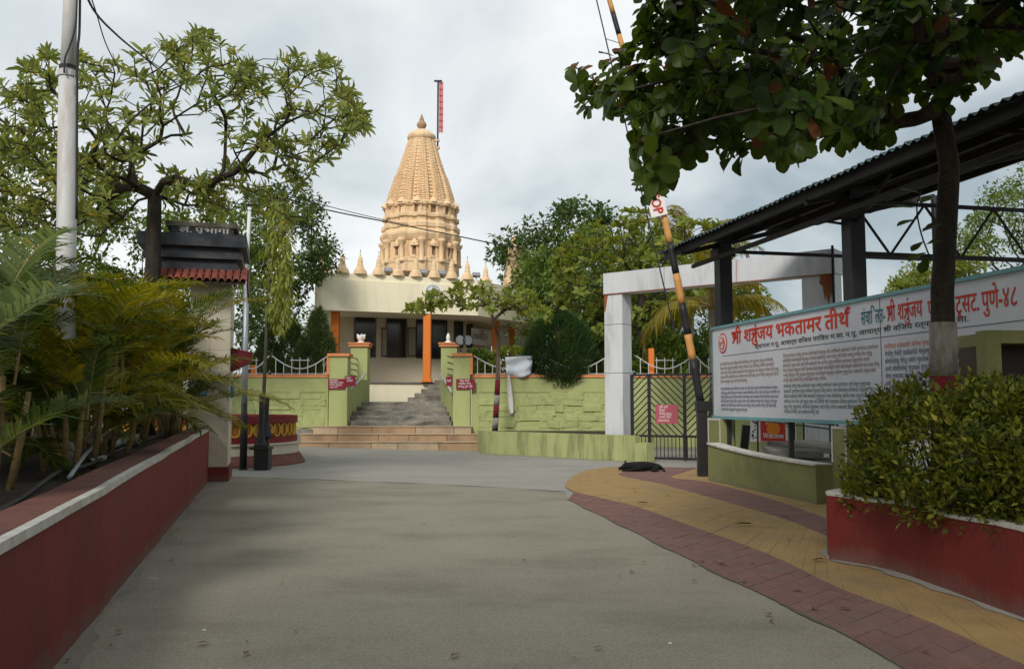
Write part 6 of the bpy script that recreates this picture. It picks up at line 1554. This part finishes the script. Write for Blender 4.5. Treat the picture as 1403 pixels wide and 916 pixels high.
# the outer sprigs that reach over the drive
for px, py, Y in ((800, 135, 7.2), (815, 118, 7.3), (835, 130, 7.2), (850, 100, 7.3), (870, 150, 7.2), (868, 205, 7.0), (872, 235, 7.0), (885, 255, 6.9), (900, 245, 7.0), (860, 110, 7.6), (880, 40, 7), (905, 20, 7), (890, 10, 7.2), (930, 30, 7.1), (870, 60, 7.4), (910, 205, 7.1), (950, 190, 7.3), (1000, 205, 7.2), (1060, 185, 7.4), (1100, 205, 7.3), (1140, 180, 7.5), (1190, 185, 7.6), (1220, 165, 7.7), (1300, 130, 7.8), (1350, 90, 8), (840, 150, 7.1), (880, 190, 7.2), (900, 160, 7.3), (930, 140, 7.2), (875, 120, 7.3), (1050, 160, 6.8), (980, 160, 6.9)): tips.append(at(px, py, Y))
pos, rad, chains, ends = tree_wood(t, trunk, tips, 'bark_dark', .13, .009, step=.35, up=-.03, wob=.08, start=3)
P, D, N, S = rosettes(ends, 12, .185, .95, .45, .06)
keep = [i for i in range(len(P)) if not bad(Vector(P[i]) + Vector(D[i]) * S[i], -18)]
P, D, N, S = [[x[i] for i in keep] for x in (P, D, N, S)]
def vis(i):
    q = proj(P[i]); return q is not None and 0 < q[0] < 1403 and 0 < q[1] < 400
order = sorted([i for i in range(len(P)) if vis(i)], key=lambda i: abs(proj(P[i])[1] - np.interp(proj(P[i])[0], border_x, border_y)) + 6 * Vector(P[i]).length)
near = set(order[:280])
variants = []
for k in range(3):
    tv = ALMOND[0].copy(); tv[:, 0] *= (.9, 1.05, 1.15)[k]; tv[:, 2] *= (1, 1.8, 2.6)[k]
    variants.append((tv, ALMOND[1]))
vm = []
for k, (tv, tf) in enumerate(variants):
    for mname in ('leaf_almond',):
        me = bpy.data.meshes.new('leaf'); me.from_pydata(tv.tolist(), [], tf); me.materials.append(MATS[mname]); me.polygons.foreach_set('use_smooth', [True] * len(me.polygons)); vm.append(me)
for i in near:
    X, Y, Z = frames(np.array([D[i]], float), np.array([N[i]], float))
    M = Matrix(((X[0][0], Y[0][0], Z[0][0], P[i][0]), (X[0][1], Y[0][1], Z[0][1], P[i][1]), (X[0][2], Y[0][2], Z[0][2], P[i][2]), (0, 0, 0, 1)))
    o = bpy.data.objects.new('leaf', random.choice(vm)); COL.objects.link(o); o.parent = t; o.matrix_basis = Matrix.Translation(-OFF[t.name]) @ M @ Matrix.Scale(S[i], 4)
rest = [i for i in range(len(P)) if i not in near]
lv, lf = leaves([P[i] for i in rest], [D[i] for i in rest], [N[i] for i in rest], [S[i] for i in rest], ALMOND)
tag(mesh_obj('crown', lv, lf, 'leaf_almond', t, True), kind='stuff')
# paint bands on the trunk, and the sprig growing from it
def tcen(py):
    zt_ = at(1292, py, 8.9).z; a, b = ab, am1
    return a.lerp(b, (zt_ - a.z) / (b.z - a.z))
MB().tube([tcen(515), tcen(478), tcen(442)], [.137, .134, .131], 14).build('whitewash_band', 'lime_wash', t, True)
MB().tube([tcen(560), tcen(515)], [.145, .139], 14).build('red_band', 'band_red', t, True)
P, D, N, S = [], [], [], []
sprig = [at(1275, 355, 8.7), at(1262, 320, 8.65), at(1256, 285, 8.6), at(1262, 262, 8.6)]
MB().tube(bez(sprig, 4), .008, 5).build('sprig', 'bark_dark', t)
for px, py, dx, dy in ((1256, 285, -1, .15), (1258, 300, -1, -.25), (1262, 318, 1, .5), (1262, 315, .9, .3), (1268, 335, 1, .3), (1270, 345, -.9, -.4), (1258, 280, .9, .5), (1272, 350, -.5, -.9), (1266, 330, -.7, -.5), (1262, 265, -1, .25)):
    P.append(at(px, py, 8.6)); D.append((dx, random.uniform(-.3, .3), dy)); N.append((0, -.5, 1)); S.append(random.uniform(.16, .22))
lv, lf = leaves(P, D, N, S, ALMOND); mesh_obj('sprig_leaves', lv, lf, 'leaf_almond', t, True)

# ---- unseen tree added behind the viewer to shade the near end of the drive
random.seed(31); np.random.seed(31)
tips = [p for p in shell_tips((-2.2, -2.6, 6.0), (5.6, 5.4, 2.3), 330, -.75, .2) if (lambda q: q is None or not (-60 < q[0] < 1460 and -60 < q[1] < 980))(proj(p))]
leafy('almond_tree', 'unseen almond tree added to shade the near end of the drive and palm planter', V(-3.4, -4.2, 0), V(-3.0, -3.6, 3.4), tips, 'leaf_almond', 'bark_dark', .17, 0, .25, .5, tpl=ALMOND, ros=11, step=.6)
